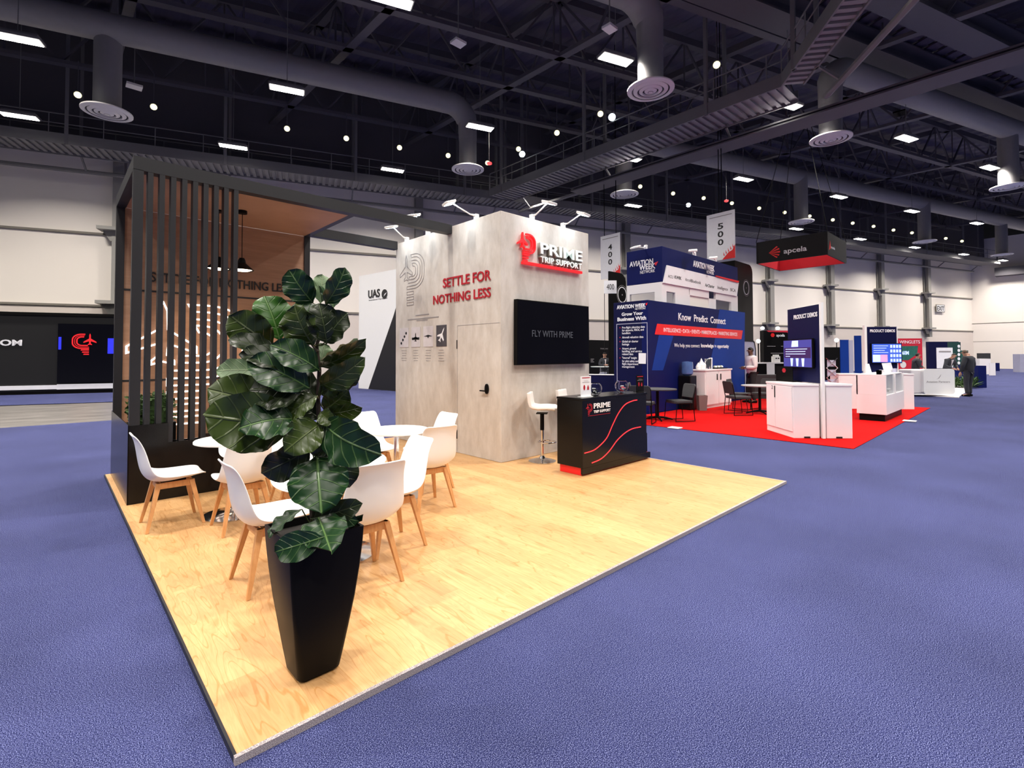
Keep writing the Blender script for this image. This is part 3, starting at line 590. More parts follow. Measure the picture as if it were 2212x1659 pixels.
def leaf_mat(name,base,vein,rough=0.35):
    m=mat(name,base,rough,var=0.0,coat=0.0,spec=0.45); b=m.node_tree.nodes['Principled BSDF']
    uv=N(m,'ShaderNodeUVMap'); sp=N(m,'ShaderNodeSeparateXYZ'); L(m,uv.outputs[0],sp.inputs[0])
    ax=N(m,'ShaderNodeMath',operation='ABSOLUTE'); sb=N(m,'ShaderNodeMath',operation='SUBTRACT'); sb.inputs[1].default_value=0.5; L(m,sp.outputs[0],sb.inputs[0]); L(m,sb.outputs[0],ax.inputs[0])
    r1=N(m,'ShaderNodeMapRange'); r1.inputs['From Min'].default_value=0.008; r1.inputs['From Max'].default_value=0.028; r1.inputs['To Min'].default_value=1; r1.inputs['To Max'].default_value=0; L(m,ax.outputs[0],r1.inputs['Value'])
    # side veins: lines of constant v - k*|u|^0.8
    pw=N(m,'ShaderNodeMath',operation='POWER'); pw.inputs[1].default_value=1.3; L(m,ax.outputs[0],pw.inputs[0])
    mu=N(m,'ShaderNodeMath',operation='MULTIPLY'); mu.inputs[1].default_value=0.85; L(m,pw.outputs[0],mu.inputs[0])
    s2=N(m,'ShaderNodeMath',operation='SUBTRACT'); L(m,sp.outputs[1],s2.inputs[0]); L(m,mu.outputs[0],s2.inputs[1])
    m6=N(m,'ShaderNodeMath',operation='MULTIPLY'); m6.inputs[1].default_value=5.5; L(m,s2.outputs[0],m6.inputs[0])
    fr=N(m,'ShaderNodeMath',operation='FRACT'); L(m,m6.outputs[0],fr.inputs[0])
    s3=N(m,'ShaderNodeMath',operation='SUBTRACT'); s3.inputs[1].default_value=0.5; L(m,fr.outputs[0],s3.inputs[0]); a3=N(m,'ShaderNodeMath',operation='ABSOLUTE'); L(m,s3.outputs[0],a3.inputs[0])
    r2=N(m,'ShaderNodeMapRange'); r2.inputs['From Min'].default_value=0.025; r2.inputs['From Max'].default_value=0.085; r2.inputs['To Min'].default_value=0.55; r2.inputs['To Max'].default_value=0; L(m,a3.outputs[0],r2.inputs['Value'])
    mxv=N(m,'ShaderNodeMath',operation='MAXIMUM'); L(m,r1.outputs[0],mxv.inputs[0]); L(m,r2.outputs[0],mxv.inputs[1])
    mx=N(m,'ShaderNodeMix',data_type='RGBA'); mx.inputs[6].default_value=(*base,1); mx.inputs[7].default_value=(*vein,1); L(m,mxv.outputs[0],mx.inputs[0]); L(m,mx.outputs[2],b.inputs['Base Color'])
    bp=N(m,'ShaderNodeBump'); bp.inputs['Strength'].default_value=0.6; bp.inputs['Distance'].default_value=0.01; bp.invert=True; L(m,mxv.outputs[0],bp.inputs['Height']); L(m,bp.outputs[0],b.inputs['Normal']); return m
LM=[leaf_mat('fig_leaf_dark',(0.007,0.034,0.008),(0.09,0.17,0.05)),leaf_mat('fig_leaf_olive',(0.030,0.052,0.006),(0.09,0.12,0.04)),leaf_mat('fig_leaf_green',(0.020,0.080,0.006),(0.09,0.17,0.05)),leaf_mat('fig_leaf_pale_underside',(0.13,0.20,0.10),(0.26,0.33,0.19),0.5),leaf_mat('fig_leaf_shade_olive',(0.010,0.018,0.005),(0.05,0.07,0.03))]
# leaf list: base px, tip px, width px, depth offset base, depth offset tip, tilt(deg), curl, material
LV=[((703,658),(748,580),46,0,-.02,25,.10,0),((676,655),(622,584),58,0,-.08,-15,.10,0),((692,655),(697,592),38,.03,.06,10,.05,3),((720,665),(705,600),40,.05,.1,30,.05,0),
((590,745),(495,683),74,.02,-.12,-10,.12,1),((605,735),(572,638),74,.08,.06,15,.08,2),((678,745),(632,662),66,-.02,-.10,-35,.10,1),((690,735),(640,652),60,.02,.0,20,.10,0),((702,740),(748,676),52,.0,-.06,-30,.08,4),((706,742),(690,655),64,-.03,-.06,10,.10,4),
((600,775),(500,728),42,.0,-.15,35,.12,4),((690,800),(588,742),58,-.02,-.14,20,.12,0),((655,800),(520,757),46,-.02,-.16,30,.12,4),((668,838),(538,775),74,-.04,-.18,15,.14,0),((560,800),(466,800),42,.1,.05,20,.06,3),((600,835),(508,812),40,.12,.10,40,.06,3),
((690,792),(788,742),38,.0,-.10,30,.10,1),((692,778),(775,738),28,.03,.05,50,.08,3),((692,785),(702,742),34,.05,.10,10,.05,3),((692,832),(782,782),50,-.02,-.12,20,.14,1),((700,838),(776,805),34,.02,-.02,40,.10,4),((690,850),(748,822),44,.02,.02,-20,.10,4),
((612,892),(450,838),92,.0,-.18,10,.14,1),((632,918),(446,900),116,-.02,-.28,-5,.16,1),((650,850),(540,838),84,-.06,-.16,20,.12,4),((640,905),(520,918),78,-.08,-.26,30,.12,0),((600,930),(500,962),60,-.05,-.2,10,.12,1),
((690,868),(610,815),66,.02,.04,20,.1,4),((694,905),(625,855),56,.05,.08,0,.1,4),((686,855),(614,902),44,-.02,-.1,30,.12,1),((700,885),(752,846),52,.02,.0,15,.1,1),((702,893),(778,884),36,.0,-.08,25,.1,1),((692,890),(716,914),32,-.02,-.08,10,.1,1),
((692,915),(618,972),72,-.04,-.2,5,.12,1),((672,965),(566,1026),66,-.02,-.14,-20,.1,4),((684,985),(694,1104),112,-.05,-.22,0,.07,0),((706,960),(758,1052),64,.04,.02,-15,.1,4),((700,915),(808,985),84,-.02,-.16,25,.16,0),((690,930),(712,985),52,.0,-.05,15,.1,4),((700,905),(690,990),50,.03,.0,-20,.1,4),
((688,1118),(714,1186),86,-.12,-.34,-8,.05,0),((700,1160),(592,1194),58,-.31,-.33,-5,.05,0),((672,1120),(774,1092),50,-.04,-.14,10,.1,4),((676,1110),(770,1125),40,-.02,-.1,0,.1,0),((652,1100),(578,1158),22,-.02,-.12,60,.06,0),((690,1130),(783,1118),20,.03,-.04,60,.05,0)]
def leaf(mb,uvs,bp,tp,wpx,d0,d1,tilt,curl,mi,seed):
    A=AT(*bp,D0+d0); B=AT(*tp,D0+d1); ax=(B-A); Ln=ax.length; ax.normalize(); view=(Vector(CAM)-(A+B)/2).normalized()
    nrm=(view-ax*view.dot(ax)).normalized(); nrm=Matrix.Rotation(math.radians(tilt),3,ax)@nrm; side=nrm.cross(ax).normalized()
    W=1.16*wpx*(D0+(d0+d1)/2)/F/2/max(0.5,math.cos(math.radians(tilt)))
    nv,nu=16,10; rn=random.Random(seed); ph=rn.uniform(0,6); k=len(mb.v); vs=[];fs=[]
    for i in range(nv+1):
        v=i/nv
        # fiddle outline: narrow waist, broad round end
        t=max(0.0,min(1.0,(v-0.05)/0.95)); wd=(math.sin(PI*min(1,t**0.92))**0.50)*(0.80+0.28*t) if 0<t<1 else 0.0
        wd=max(wd,0.035) if v<0.95 else wd
        for j in range(nu+1):
            u=-1+2*j/nu; x=u*W*wd; wave=0.075*math.sin(v*19+ph+(2 if u>0 else 0))*abs(u)**2*W*2*min(1,v*3)
            zc=curl*Ln*(math.sin(v*PI*0.9)*0.9 - v*v*1.2) + 0.26*W*abs(u)**1.6*wd + wave - 0.02*W*math.cos(v*34-abs(u)*9)*abs(u)*1.2
            p=A+ax*(v*Ln)+side*x+nrm*zc; vs.append(p); uvs.append((0.5+0.5*u*min(1,wd),v))
    for i in range(nv):
        for j in range(nu): a=i*(nu+1)+j; fs.append((a,a+1,a+nu+2,a+nu+1))
    mb.add(vs,fs,mi=mi)
mb=MB(); uvs=[]
for q,a in enumerate(LV): leaf(mb,uvs,*a,q)
fo=mb.build('foliage',LM,pf,smooth=True)
me=fo.data; ul=me.uv_layers.new(name='UVMap')
for lp in me.loops: ul.data[lp.index].uv=uvs[lp.vertex_index]
mb=MB(); 
for q,a in enumerate(LV):
    A=AT(*a[0],D0+a[3]); best=min(stem_px,key=lambda s:abs(s[1]-a[0][1]-14)+abs(s[0]-a[0][0])*0.6); S=AT(best[0],best[1],D0+0.01)
    if (S-A).length<0.22: mb.tube([S,(S+A)/2+Vector((0,0,-0.006)),A],[.004,.0035,.003],5)
mb.build('leaf_stalks',LM[1],pf,smooth=True)
# ------------------------------------------------------------------ roof lamps
LZ=11.0
def make_lamp():
    t=thing('bay_lamp','','lamp')
    MB().box(-.58,.58,-.22,.22,.02,.11).box(-.50,.50,-.14,.14,.11,.20).build('housing',m_steel2,t)
    MB().box(-.54,.54,-.18,.18,0.0,.019).build('diffuser',m_lens,t)
    MB().tube([(0,0,.2),(0,0,5.9)],.012,5).build('hanger_rod',m_steel2,t)
    return t
lamp_light=bpy.data.lights.new('bay_light','AREA'); lamp_light.shape='RECTANGLE'; lamp_light.size=1.08; lamp_light.size_y=0.36; lamp_light.energy=LAMP_W; lamp_light.color=(1.0,0.93,0.85); lamp_light.spread=2.45
lp0=make_lamp(); lang=math.atan2(ua.y,ua.x); first=True
def put_lamp(x,y,label,group):
    global first
    t=lp0 if first else copy_tree(lp0); first=False
    t.location=(x,y,LZ); t.rotation_euler=(0,0,lang); t['label']=label; t['group']=group
    lo=bpy.data.objects.new('bay_light',lamp_light); COL.objects.link(lo); lo.parent=t; lo.location=(0,0,-0.012); return t
LPX=[((38,85),'rectangular roof lamp at the upper left edge of the photo'),((620,195),'rectangular roof lamp high above the slatted frame, before the long duct'),((1330,130),'rectangular roof lamp beside the big duct elbow near the top'),((845,2),'rectangular roof lamp cut by the top edge of the photo'),((42,252),'rectangular roof lamp above the pale wall at far left'),((504,318),'rectangular roof lamp in front of the left walkway railing'),((1037,276),'rectangular roof lamp at the end of the long left duct'),((1703,228),'rectangular roof lamp under the bend of the angled walkway'),((848,368),'rectangular roof lamp before the walkway, right of the long beam middle'),((1361,344),'rectangular roof lamp where the angled walkway passes its middle'),((1958,300),'rectangular roof lamp below the small black box at upper right'),((1138,412),'rectangular roof lamp just left of the two walkways meeting, above the tower'),((1606,388),'rectangular roof lamp right above the hanging 500 banner'),((2138,363),'rectangular roof lamp nearest the right edge above the round air outlet'),((1368,445),'rectangular roof lamp above the navy booth header, left of it'),((1812,426),'rectangular roof lamp above the hanging black sign, upper right of it'),((1970,457),'rectangular roof lamp third along the duct row right of the hanging black sign'),((1720,495),'rectangular roof lamp directly above the hanging black sign'),((2110,483),'rectangular roof lamp fourth along the duct row, toward the right edge'),((1858,517),'rectangular roof lamp just right of the hanging black sign'),((1976,535),'small distant roof lamp above the second product demo panel'),((2082,550),'small distant roof lamp left of the far corner of the hall'),((2167,563),'small distant roof lamp in the far corner by the right edge')]
used=[]
for (px,py),lb in LPX:
    p=G(px,py,LZ+0.0); used.append((p.x,p.y)); put_lamp(p.x,p.y,lb,'rectangular roof lamps over the hall')
for i in range(-3,10):
    for j in range(-4,2):
        p=L0+va*i+vb*j
        if p.x<-22 or p.y<-20 or p.y>26-0.37*p.x: continue
        if min(math.hypot(p.x-a,p.y-b) for a,b in used)<3.2: continue
        if (p.x-WALLP.x)*plW.n.x+(p.y-WALLP.y)*plW.n.y<2 : continue
        if p.x>72: continue
        # only lamps outside the picture
        c=RM@(np.array([p.x,p.y,LZ])-CAM)
        if c[2]>0.3 and -60<CX+F*c[0]/c[2]<2270 and -30<CY+F*c[1]/c[2]<1659: continue
        put_lamp(p.x,p.y,'rectangular roof lamp outside the photo, above or behind the viewer','rectangular roof lamps outside the view')
# small round spots on the far rail
SPX=[(168,205),(332,231),(620,278),(748,299),(863,319),(968,336),(1053,352),(1120,322),(1203,287),(1297,246),(1548,140),(1313,393),(1383,403),(1454,418),(1520,428),(1581,439),(1640,450),(1695,459),(1749,467),(1799,475),(1842,482),(1887,489),(1930,497),(1970,503),(2043,515),(2078,521)]
SPW=[(1128,333),(1322,253),(1487,443)]
def spot(p,lens,label,group,sc=1.0):
    t=thing('spot_lamp',label,'lamp',p,0,group); r=0.14*sc
    n=(Vector(CAM)-p).normalized(); n=Vector((n.x,n.y,-0.55)).normalized(); M=Matrix.Translation(p)@n.to_track_quat('Z','Y').to_matrix().to_4x4()
    MB().lathe([(r*.6,-.30*sc),(r,-.2*sc),(r*1.05,-.01)],seg=10,M=M).build('can',m_steel,t)
    MB().lathe([(r*.9,0),(r*.85,.02)],seg=12,M=M).build('lens',lens,t)
    MB().tube([p,p+Vector((0,0,1.4))],.02,4).build('bracket',m_steel,t)
word=['first','second','third','fourth','fifth','sixth','seventh','eighth','ninth','tenth','eleventh','twelfth','thirteenth','fourteenth','fifteenth','sixteenth','seventeenth','eighteenth','nineteenth','twentieth','twenty-first','twenty-second','twenty-third','twenty-fourth','twenty-fifth','twenty-sixth']
sord=sorted(SPX)
for q in SPX:
    zz=12.2; p=G(q[0],q[1],zz)
    dd=(p.x-WALLP.x)*plW.n.x+(p.y-WALLP.y)*plW.n.y
    if dd<1.0:                       # keep in front of the long wall
        dr=ray(*q); n=np.array(plW.n); t=(n@(np.array(WALLP)-CAM)+1.2)/(n@dr); p=Vector(CAM+t*dr)
    spot(p,m_spot,'small round yellowish spot lamp under the roof, %s of these from the left'%word[sord.index(q)],'yellowish spot lamps under the roof')
for q,lb in zip(SPW,['small bright white spot lamp above the walkway corner over the tower','small bright white spot lamp right beside the yellowish one over the walkway','small bright white spot lamp left of the hanging 500 banner']):
    p=G(q[0],q[1],12.2); spot(p,m_spotw,lb,'white spot lamps under the roof',1.2)
for q,lb in [((1057,353),'tiny red lamp under the roof above the tower'),((1569,434),'tiny red lamp among the yellowish spots, above the 500 banner')]:
    p=AT(q[0],q[1],20 if q[0]<1200 else 26); t=thing('signal_lamp',lb,'lamp',p,0); MB().lathe([(.04,-.06),(.10,-.03),(.10,.03),(.04,.06)],tuple(p),10).build('lens',m_redl,t); MB().tube([p+Vector((0,0,.05)),p+Vector((0,0,1.5))],.015,4).build('bracket',m_steel,t)
# ------------------------------------------------------------------ ducts with round outlets
def outlet(x,y,label,r=0.75,duct_r=0.40,z=10.0,ztop=12.6,parent=None):
    t=parent
    MB().lathe([(duct_r,0),(duct_r,ztop-z)],(x,y,z+.05),24,cap=False).build('drop_pipe',m_duct,t,smooth=True)
    prof=[]
    mb=MB()
    for k,(a,b) in enumerate([(.98,.80),(.72,.56),(.48,.34),(.26,.12)]):
        mb.lathe([(r*a,.10-.0*k),(r*a*1.0,.06-.012*k),(r*b,-.0-.012*k+.02),(r*b*.98,.05)],(x,y,z),36,cap=False)
    mb.lathe([(r*.10,-.03),(0.001,-.035)],(x,y,z+.01),16,cap=False); mb.build('diffuser_rings',m_diff,t,smooth=False)
    MB().lathe([(duct_r+.02,.10),(r*.95,.09),(r*.95,.085),(0.01,.085)],(x,y,z),24,cap=False).build('diffuser_back',m_steel,t)
def duct(label,pts,outs,r=.48,elbow=True):
    t=thing('air_duct',label,'duct',(pts[0][0],pts[0][1],12.6)); P=[Vector((x,y,13.0)) for x,y in pts]
    e=P[-1]; d=(P[-1]-P[0]).normalized(); path=[P[0],e-d*1.3]
    if elbow:
        for k in range(1,8): a=k*PI/16; path.append(e-d*1.0+d*math.sin(a)*1.0+Vector((0,0,-(1-math.cos(a))*1.0)))
        path.append(e+Vector((0,0,-1.6)))
    else: path.append(e)
    MB().tube(path,[r]*(len(path)-2)+[r*.9,r*.85],20,cap=True).build('main_pipe',m_duct,t,smooth=True)
    for (x,y) in outs: outlet(x,y,label,parent=t,ztop=13.0 if (x,y)!=pts[-1] else 11.6)
    return t
a13=Vector((12.9,-4.3,0))
duct('long grey air duct upper left ending in an elbow above the tower',[(-12.0,24.0),(13.3,15.57)],[(0.78,19.9),(13.3,15.57)])
duct('grey air duct at top centre curving down into a round outlet',[(-6,12.9),(13.39,6.2)],[(13.39,6.2)])
duct('far grey air duct starting by the angled walkway and running right',[(66,-2.6),(21.57,12.73)],[(21.57,12.73),(34.58,8.15),(47.66,3.63),(58.98,-.1)])
duct('grey air duct at upper right with two round outlets',[(58,-9.5),(21.83,3.31)],[(21.83,3.31),(35.0,-1.25)])
# ------------------------------------------------------------------ walkways under the roof
def walkway(label,pts,w,z,name='walkway',rail=True,side=1):
    t=thing(name,label,'walkway',(pts[0][0],pts[0][1],z))
    fa=MB(); dk_=MB(); ra=MB(); lo_=MB()
    W_=w if isinstance(w,(list,tuple)) else [w]*9
    for (p,q),w in zip(zip(pts[:-1],pts[1:]),W_):
        P=Vector((*p,0)); Q=Vector((*q,0)); d=(Q-P); Ln=d.length; ang=math.degrees(math.atan2(d.y,d.x)); pl=Pl(P,ang); M=pl.M@Matrix(((1,0,0,0),(0,0,1,0),(0,1,0,0),(0,0,0,1)))   # local x along, y outward, z up
        for y in (0,-w): fa.box(0,Ln,y-.03,y+.03,z,z+.45,M)
        n=int(Ln/.30)
        for k in range(n):
            x=k*.30; dk_.box(x,x+.15,-w+.03,-.03,z+.05,z+.12,M)
        dk_.box(0,Ln,-w+.03,-.03,z+.13,z+.16,M)
        for y in (0,-w):
            ra.tube([M@Vector((0,y,z+1.3)),M@Vector((Ln,y,z+1.3))],.028,4); ra.tube([M@Vector((0,y,z+.88)),M@Vector((Ln,y,z+.88))],.022,4)
            for k in range(int(Ln/1.9)+1): x=min(k*1.9,Ln); ra.tube([M@Vector((x,y,z+.4)),M@Vector((x,y,z+1.3))],.025,4)
        for k in range(int(Ln/6)+1):
            for y in (0,-w): x=min(k*6+1,Ln-.1); lo_.tube([M@Vector((x,y,z)),M@Vector((x,y,17))],.09,4)
        lo_.tube([M@Vector((0,-w-.7,z-.45)),M@Vector((Ln,-w-.7,z-.45))],.10,6)
        for k in range(int(Ln/6)+1): x=min(k*6+1,Ln-.1); lo_.tube([M@Vector((x,-w-.7,z-.45)),M@Vector((x,-w,z+.1))],.05,4)
    fa.build('side_beam',m_steel2,t); dk_.build('corrugated_deck',m_deck if False else m_duct,t); ra.build('railing',m_steel2,t); lo_.build('hanger_frame',m_steel2,t)
W0=plW.M@Vector((-108,0,3.2)); W1=plW.M@Vector((-57.5,0,3.3)); W1b=plW.M@Vector((-56,0,3.3)); W2=plW.M@Vector((-2,0,3.3))
walkway('dark steel walkway with railing running along the top of the long wall',[(W0.x,W0.y),(W1.x,W1.y),(W2.x,W2.y)],1.5,10.75)
walkway('dark steel walkway with railing coming diagonally from the far wall to upper right',[(W1.x-.2,W1.y-.3),(17.63,3.7),(13.4,0.4)],[1.6,0.7],10.75)
hallbox(-120,0,11.35,17,0.0,1.2,'wall_back_soffit',m_steel,kind='structure')
# ------------------------------------------------------------------ roof trusses
def truss(P,Q,label,zb=14.0,zt=16.4,step=3.4,w=.16):
    P=Vector((*P,0)); Q=Vector((*Q,0)); d=Q-P; Ln=d.length; pl=Pl(P,math.degrees(math.atan2(d.y,d.x))); t=thing('roof_truss',label,'truss',(P.x,P.y,zb),0,'roof trusses')
    n=max(2,int(Ln/step)); mb=MB(); mb.box(0,Ln,zb-w*.5,zb+w*.5,-.16,.16,pl.M).box(0,Ln,zt-w,zt+w,-.16,.16,pl.M); mb.build('chord',m_steel,t)
    mb=MB()
    for k in range(n):
        x0=Ln*k/n; x1=Ln*(k+1)/n; xm=(x0+x1)/2; a=pl.M@Vector((x0,zb,0)); b=pl.M@Vector((xm,zt,0)); c=pl.M@Vector((x1,zb,0)); mb.tube([a,b],.06,4); mb.tube([b,c],.06,4); mb.tube([b,pl.M@Vector((xm,zb,0))],.045,4)
    mb.build('web_bars',m_steel,t)
tl_=['first (nearest) dark roof truss running across the view','second dark roof truss from the viewer running across the view','third dark roof truss from the viewer running across the view','fourth dark roof truss from the viewer running across the view','fifth dark roof truss from the viewer, close to the long wall']
for k,y0 in enumerate([9.0,13.8,16.9,19.8,23.2]):
    P=Vector((7.5,y0+2.1-2.1,0)); a=P-ua*26; b=P+ua*62; truss((a.x,a.y),(b.x,b.y),tl_[k])
for k,(p,q) in enumerate([((1.6,-8),(1.2,32)),((8.4,-8),(7.9,30)),((15.2,-8),(14.5,27)),((24.0,-10),(23.2,24)),((33,-12),(32,21)),((43,-14),(42,17)),((54,-16),(53,13)),((64,-16),(63,9))]):
    truss(p,q,'dark roof truss running toward the far wall, %s from the left'%word[k],14.0,16.4)
def ibeam(P,Q,z,h,label):
    P=Vector((*P,0)); Q=Vector((*Q,0)); d=Q-P; Ln=d.length; pl=Pl(P,math.degrees(math.atan2(d.y,d.x)))
    MB().box(0,Ln,z,z+.06,-.5,.5,pl.M).box(0,Ln,z+.06,z+h,-.06,.06,pl.M).box(0,Ln,z+h,z+h+.06,-.5,.5,pl.M).build('roof_beam',m_steel,label=label,cat='beam',group='heavy roof beams')
ibeam((10,7.4),(66,-12.2),13.9,.75,'heavy dark roof beam crossing the upper right corner, the left one')
ibeam((16,2.9),(66,-14.5),13.9,.75,'heavy dark roof beam crossing the upper right corner, the right one')
ibeam((19.9,14.6),(19.9,-8),10.2,.12,'slim dark beam below the diagonal walkway, running to upper right')
# corrugated low roof panel seen at the upper right
mb=MB(); 
for k in range(150):
    a=Vector((15.5+k*.36,2.6-k*.125,0)); M=Pl(a,60).M; mb.box(0,4.5,14.9+.08*(k%2),14.96+.08*(k%2),-.30,0,M)
mb.build('soffit_ribs',m_deck,label='dark corrugated roof soffit between the two heavy beams',cat='roof panel')
# small ceiling gadgets: grey speaker plates
for q,dep,lb in [((290,187),19,'small grey hanging speaker at upper left beside the air outlet drop'),((990,93),17,'small grey hanging speaker below the top edge, left of centre'),((1317,62),15,'square ceiling vent panel beside the big duct elbow'),((1945,245),30,'small black projector box hanging at upper right')]:
    p=AT(*q,dep); t=thing('hanging_box',lb,'ceiling fixture',p); s_=dep/1067*14
    MB().box(-s_,s_,-s_*.8,s_*.8,-.03,.05,Matrix.Translation(p)).build('plate',m_satin if 'black' in lb else m_diff,t); MB().tube([p,p+Vector((0,0,17-p.z))],.02,4).build('rod',m_steel2,t)
# ------------------------------------------------------------------ navy booth
NB=Vector((11.07,4.95,0)); plK=Pl(NB,0); plG=Pl((11.07,6.05,0),-90)
nb=thing('navy_booth_wall','navy blue booth wall reading Know Predict Connect with a red banner','booth wall',(14,5.4,0))
MB().box(11.07,17.35,4.95,5.15,0.012,3.04).build('long_wall',m_navy,nb,bevel=0.004)
MB().box(11.07,11.25,5.151,6.05,0.012,3.04).build('side_wall',m_navyd,nb,bevel=0.004)
mb=MB(); qprism(mb,plK,[(1554,668),(1609,675),(1607,850),(1520,850),(1543,740)],0.001,0.003); qprism(mb,plK,[(1423,724),(1455,724),(1432,800),(1408,800)],0.001,0.003); mb.build('light_blue_shape',m_navy2,nb,label='lighter blue slanted shapes')
mb=MB(); qprism(mb,plK,[(1419,699.3),(1604,713.9),(1601,732.8),(1414,722.5)],0.004,0.006); mb.build('red_banner',m_bred,nb,label='bright red banner strip')
text('headline','Know  Predict  Connect',plK,(1465,691),(1465,675),(1567,695),m_wlt,nb,0.006,bold=0.015,off=0.004)
text('banner_text','INTELLIGENCE \u2022 DATA \u2022 EVENTS \u2022 MARKETPLACES \u2022 MARKETING SERVICES',plK,(1433,716.5),(1433,707.5),(1592,724),m_wlt,nb,0.004,bold=0.01,off=0.007)
text('subline','We help you connect',plK,(1456,749.5),(1456,741),(1511,746),m_wlt,nb,0.004,off=0.004)
text('subline','knowledge',plK,(1514,750),(1514,742),(1541,748),m_wlt,nb,0.004,bold=0.03,off=0.004)
text('subline','to',plK,(1543,750),(1543,743),(1547,748),m_wlt,nb,0.004,off=0.004)
text('subline','opportunity',plK,(1549,751),(1549,743.5),(1574,750),m_wlt,nb,0.004,bold=0.03,off=0.004)
text('side_logo','AVIATION WEEK',plG,(1332.5,668),(1332.5,660),(1395,660),m_wlt,nb,0.004,bold=0.035,off=0.002)
text('side_logo','NETWORK',plG,(1372,669.5),(1372,665.5),(1395,667),m_wlt,nb,0.004,off=0.002)
mb=MB(); qprism(mb,plG,[(1395,656),(1399,653.5),(1398,658),(1395.5,660)],0.002,0.005); mb.build('logo_flash',m_bred,nb)
text('side_heading','Grow Your',plG,(1343,682.5),(1343,675.5),(1389,679),m_wlt,nb,0.004,bold=0.03,off=0.002)
text('side_heading','Business With',plG,(1334,694),(1334,686),(1396,690),m_wlt,nb,0.004,bold=0.03,off=0.002)
a0,z0=plG.l(1333.5,845); a1,z1=plG.l(1398,697)
MB().ribbon([(a0,z0),(a1,z0),(a1,z1),(a0,z1)],.018,.003,plG.M,closed=True,z0=.002).build('list_frame',m_gp,nb)
lines=[('Pre-flight planning data',708,1344,1393),('for airports, FBOs, and',714,1344,1391),('handlers',720,1344,1362),('Aircraft valuation data',729,1344,1390),('Global air charter',738,1344,1379),('listings',744,1344,1359),('Airport, ground',753,1344,1374),('handling, and service',759,1344,1387),('related data',765,1344,1368),('"Internal" insight',773,1344,1376),('for pilot safety and',780,1344,1379),('flight department',786,1344,1379),('management',792,1344,1371)]
for s_,y,x0,x1 in lines:
    text('list_line',s_,plG,(x0,y+2),(x0,y-2.6),(x1,y),m_wlt,nb,0.003,bold=0.01,off=0.002)
mb=MB()
for y in (708,729,738,753,773): a,z=plG.l(1339.5,y); mb.prism([(a+.018*math.cos(k),z+.018*math.sin(k)) for k in [q*PI/3 for q in range(6)]],.002,.005,plG.M)
mb.build('list_bullets',m_crim,nb)
mb=MB(); qprism(mb,plG,[(1380,762.5),(1396,763),(1395.5,786),(1380,785.5)],0.004,0.008); mb.build('paper_notice',m_wlt,nb)
# header and closet
hx0,hx1,hy0,hy1=12.25,17.45,5.2,6.39
plH=Pl((hx0,hy0,0),0); plHL=Pl((hx0,hy1,0),-90)
hd_=thing('booth_header','dark blue overhead header box with white logo banner above the navy booth','header',(14.8,5.8,3.6))
MB().box(hx0,hx1,hy0,hy1,3.68,4.70).build('header_box',m_navy,hd_,bevel=0.005)
mb=MB(); qprism(mb,plH,[(1439,573),(1594,611),(1590,640),(1431,611)],0.002,0.03); mb.build('white_banner',m_wlt,hd_)
mb=MB(); qprism(mb,plH,[(1543,595.5),(1593,607.5),(1591,611),(1544,598)],0.03,0.034); mb.build('red_edge',m_bred,hd_)
text('header_logo','AVIATION WEEK',plH,(1497,575),(1497,562),(1543,577),m_wlt,hd_,0.004,bold=0.04)
text('header_logo','NETWORK',plH,(1526,590.5),(1526,583.5),(1542,592),m_wlt,hd_,0.004)
text('side_logo','AVIATION',plHL,(1360,577),(1360,566),(1411,561),m_wlt,hd_,0.004,bold=0.03)
text('side_logo','WEEK',plHL,(1381,584),(1381,573),(1416,578),m_wlt,hd_,0.004,bold=0.03)
text('side_logo','NETWORK',plHL,(1383,592),(1383,585),(1415,585),m_wlt,hd_,0.004)
mb=MB(); qprism(mb,plHL,[(1414,568),(1422,564.5),(1417,574),(1414.5,571)],0.002,0.006); mb.build('logo_flash',m_crim,hd_)
for s_,x0,x1,y,b_ in [('ACU',1441,1452,597,0),('KWIK',1455,1470,599,.03),('Aircraft',1478,1491,604,0),('Bluebook',1491,1512,607,.01),('AirCharter',1521,1541,616,.02),('Intelligence',1548,1570,621,.01),('BCA',1576,1587,626,.01)]:
    text('banner_logo',s_,plH,(x0,y+3),(x0,y-4),(x1,y),m_blt,hd_,0.002,bold=b_,off=0.032)
cl=thing('white_closet','white closet unit with window openings between the blue wall and its header','closet',(14.8,5.8,0))
W=.08
mb=MB()
for (x0,x1,z0,z1) in [(hx0,hx0+.25,0.012,3.67),(hx0+.25,13.85,3.42,3.67),(13.0,13.9,0.012,3.42),(15.2,15.7,0.012,3.42),(13.9,15.2,3.42,3.67),(15.7,hx1,3.42,3.67),(16.9,hx1,0.012,3.42),(hx0+.25,13.0,0.012,2.6),(13.9,15.2,0.012,3.0),(15.7,16.9,0.012,3.0)]:
    mb.box(x0,x1,hy0+.01,hy0+.01+W,z0,z1)
mb.box(hx0,hx0+W,hy0+W+.01,hy1,0.012,2.7).box(hx0,hx0+W,hy0+W+.01,hy0+.25,2.7,3.4).box(hx0,hx0+W,hy0+W+.01,hy1,3.4,3.67).box(hx0,hx0+W,hy1-.1,hy1,2.7,3.4).box(hx0,hx1,hy1-W,hy1,0.012,2.7).box(hx1-W,hx1,hy0+W+.01,hy1-W,0.012,3.67)
mb.build('panels',m_whitel,cl)
MB().box(13.9,15.2,hy0+.05,hy0+.06,3.0,3.42).build('window_panel',m_wall,cl)
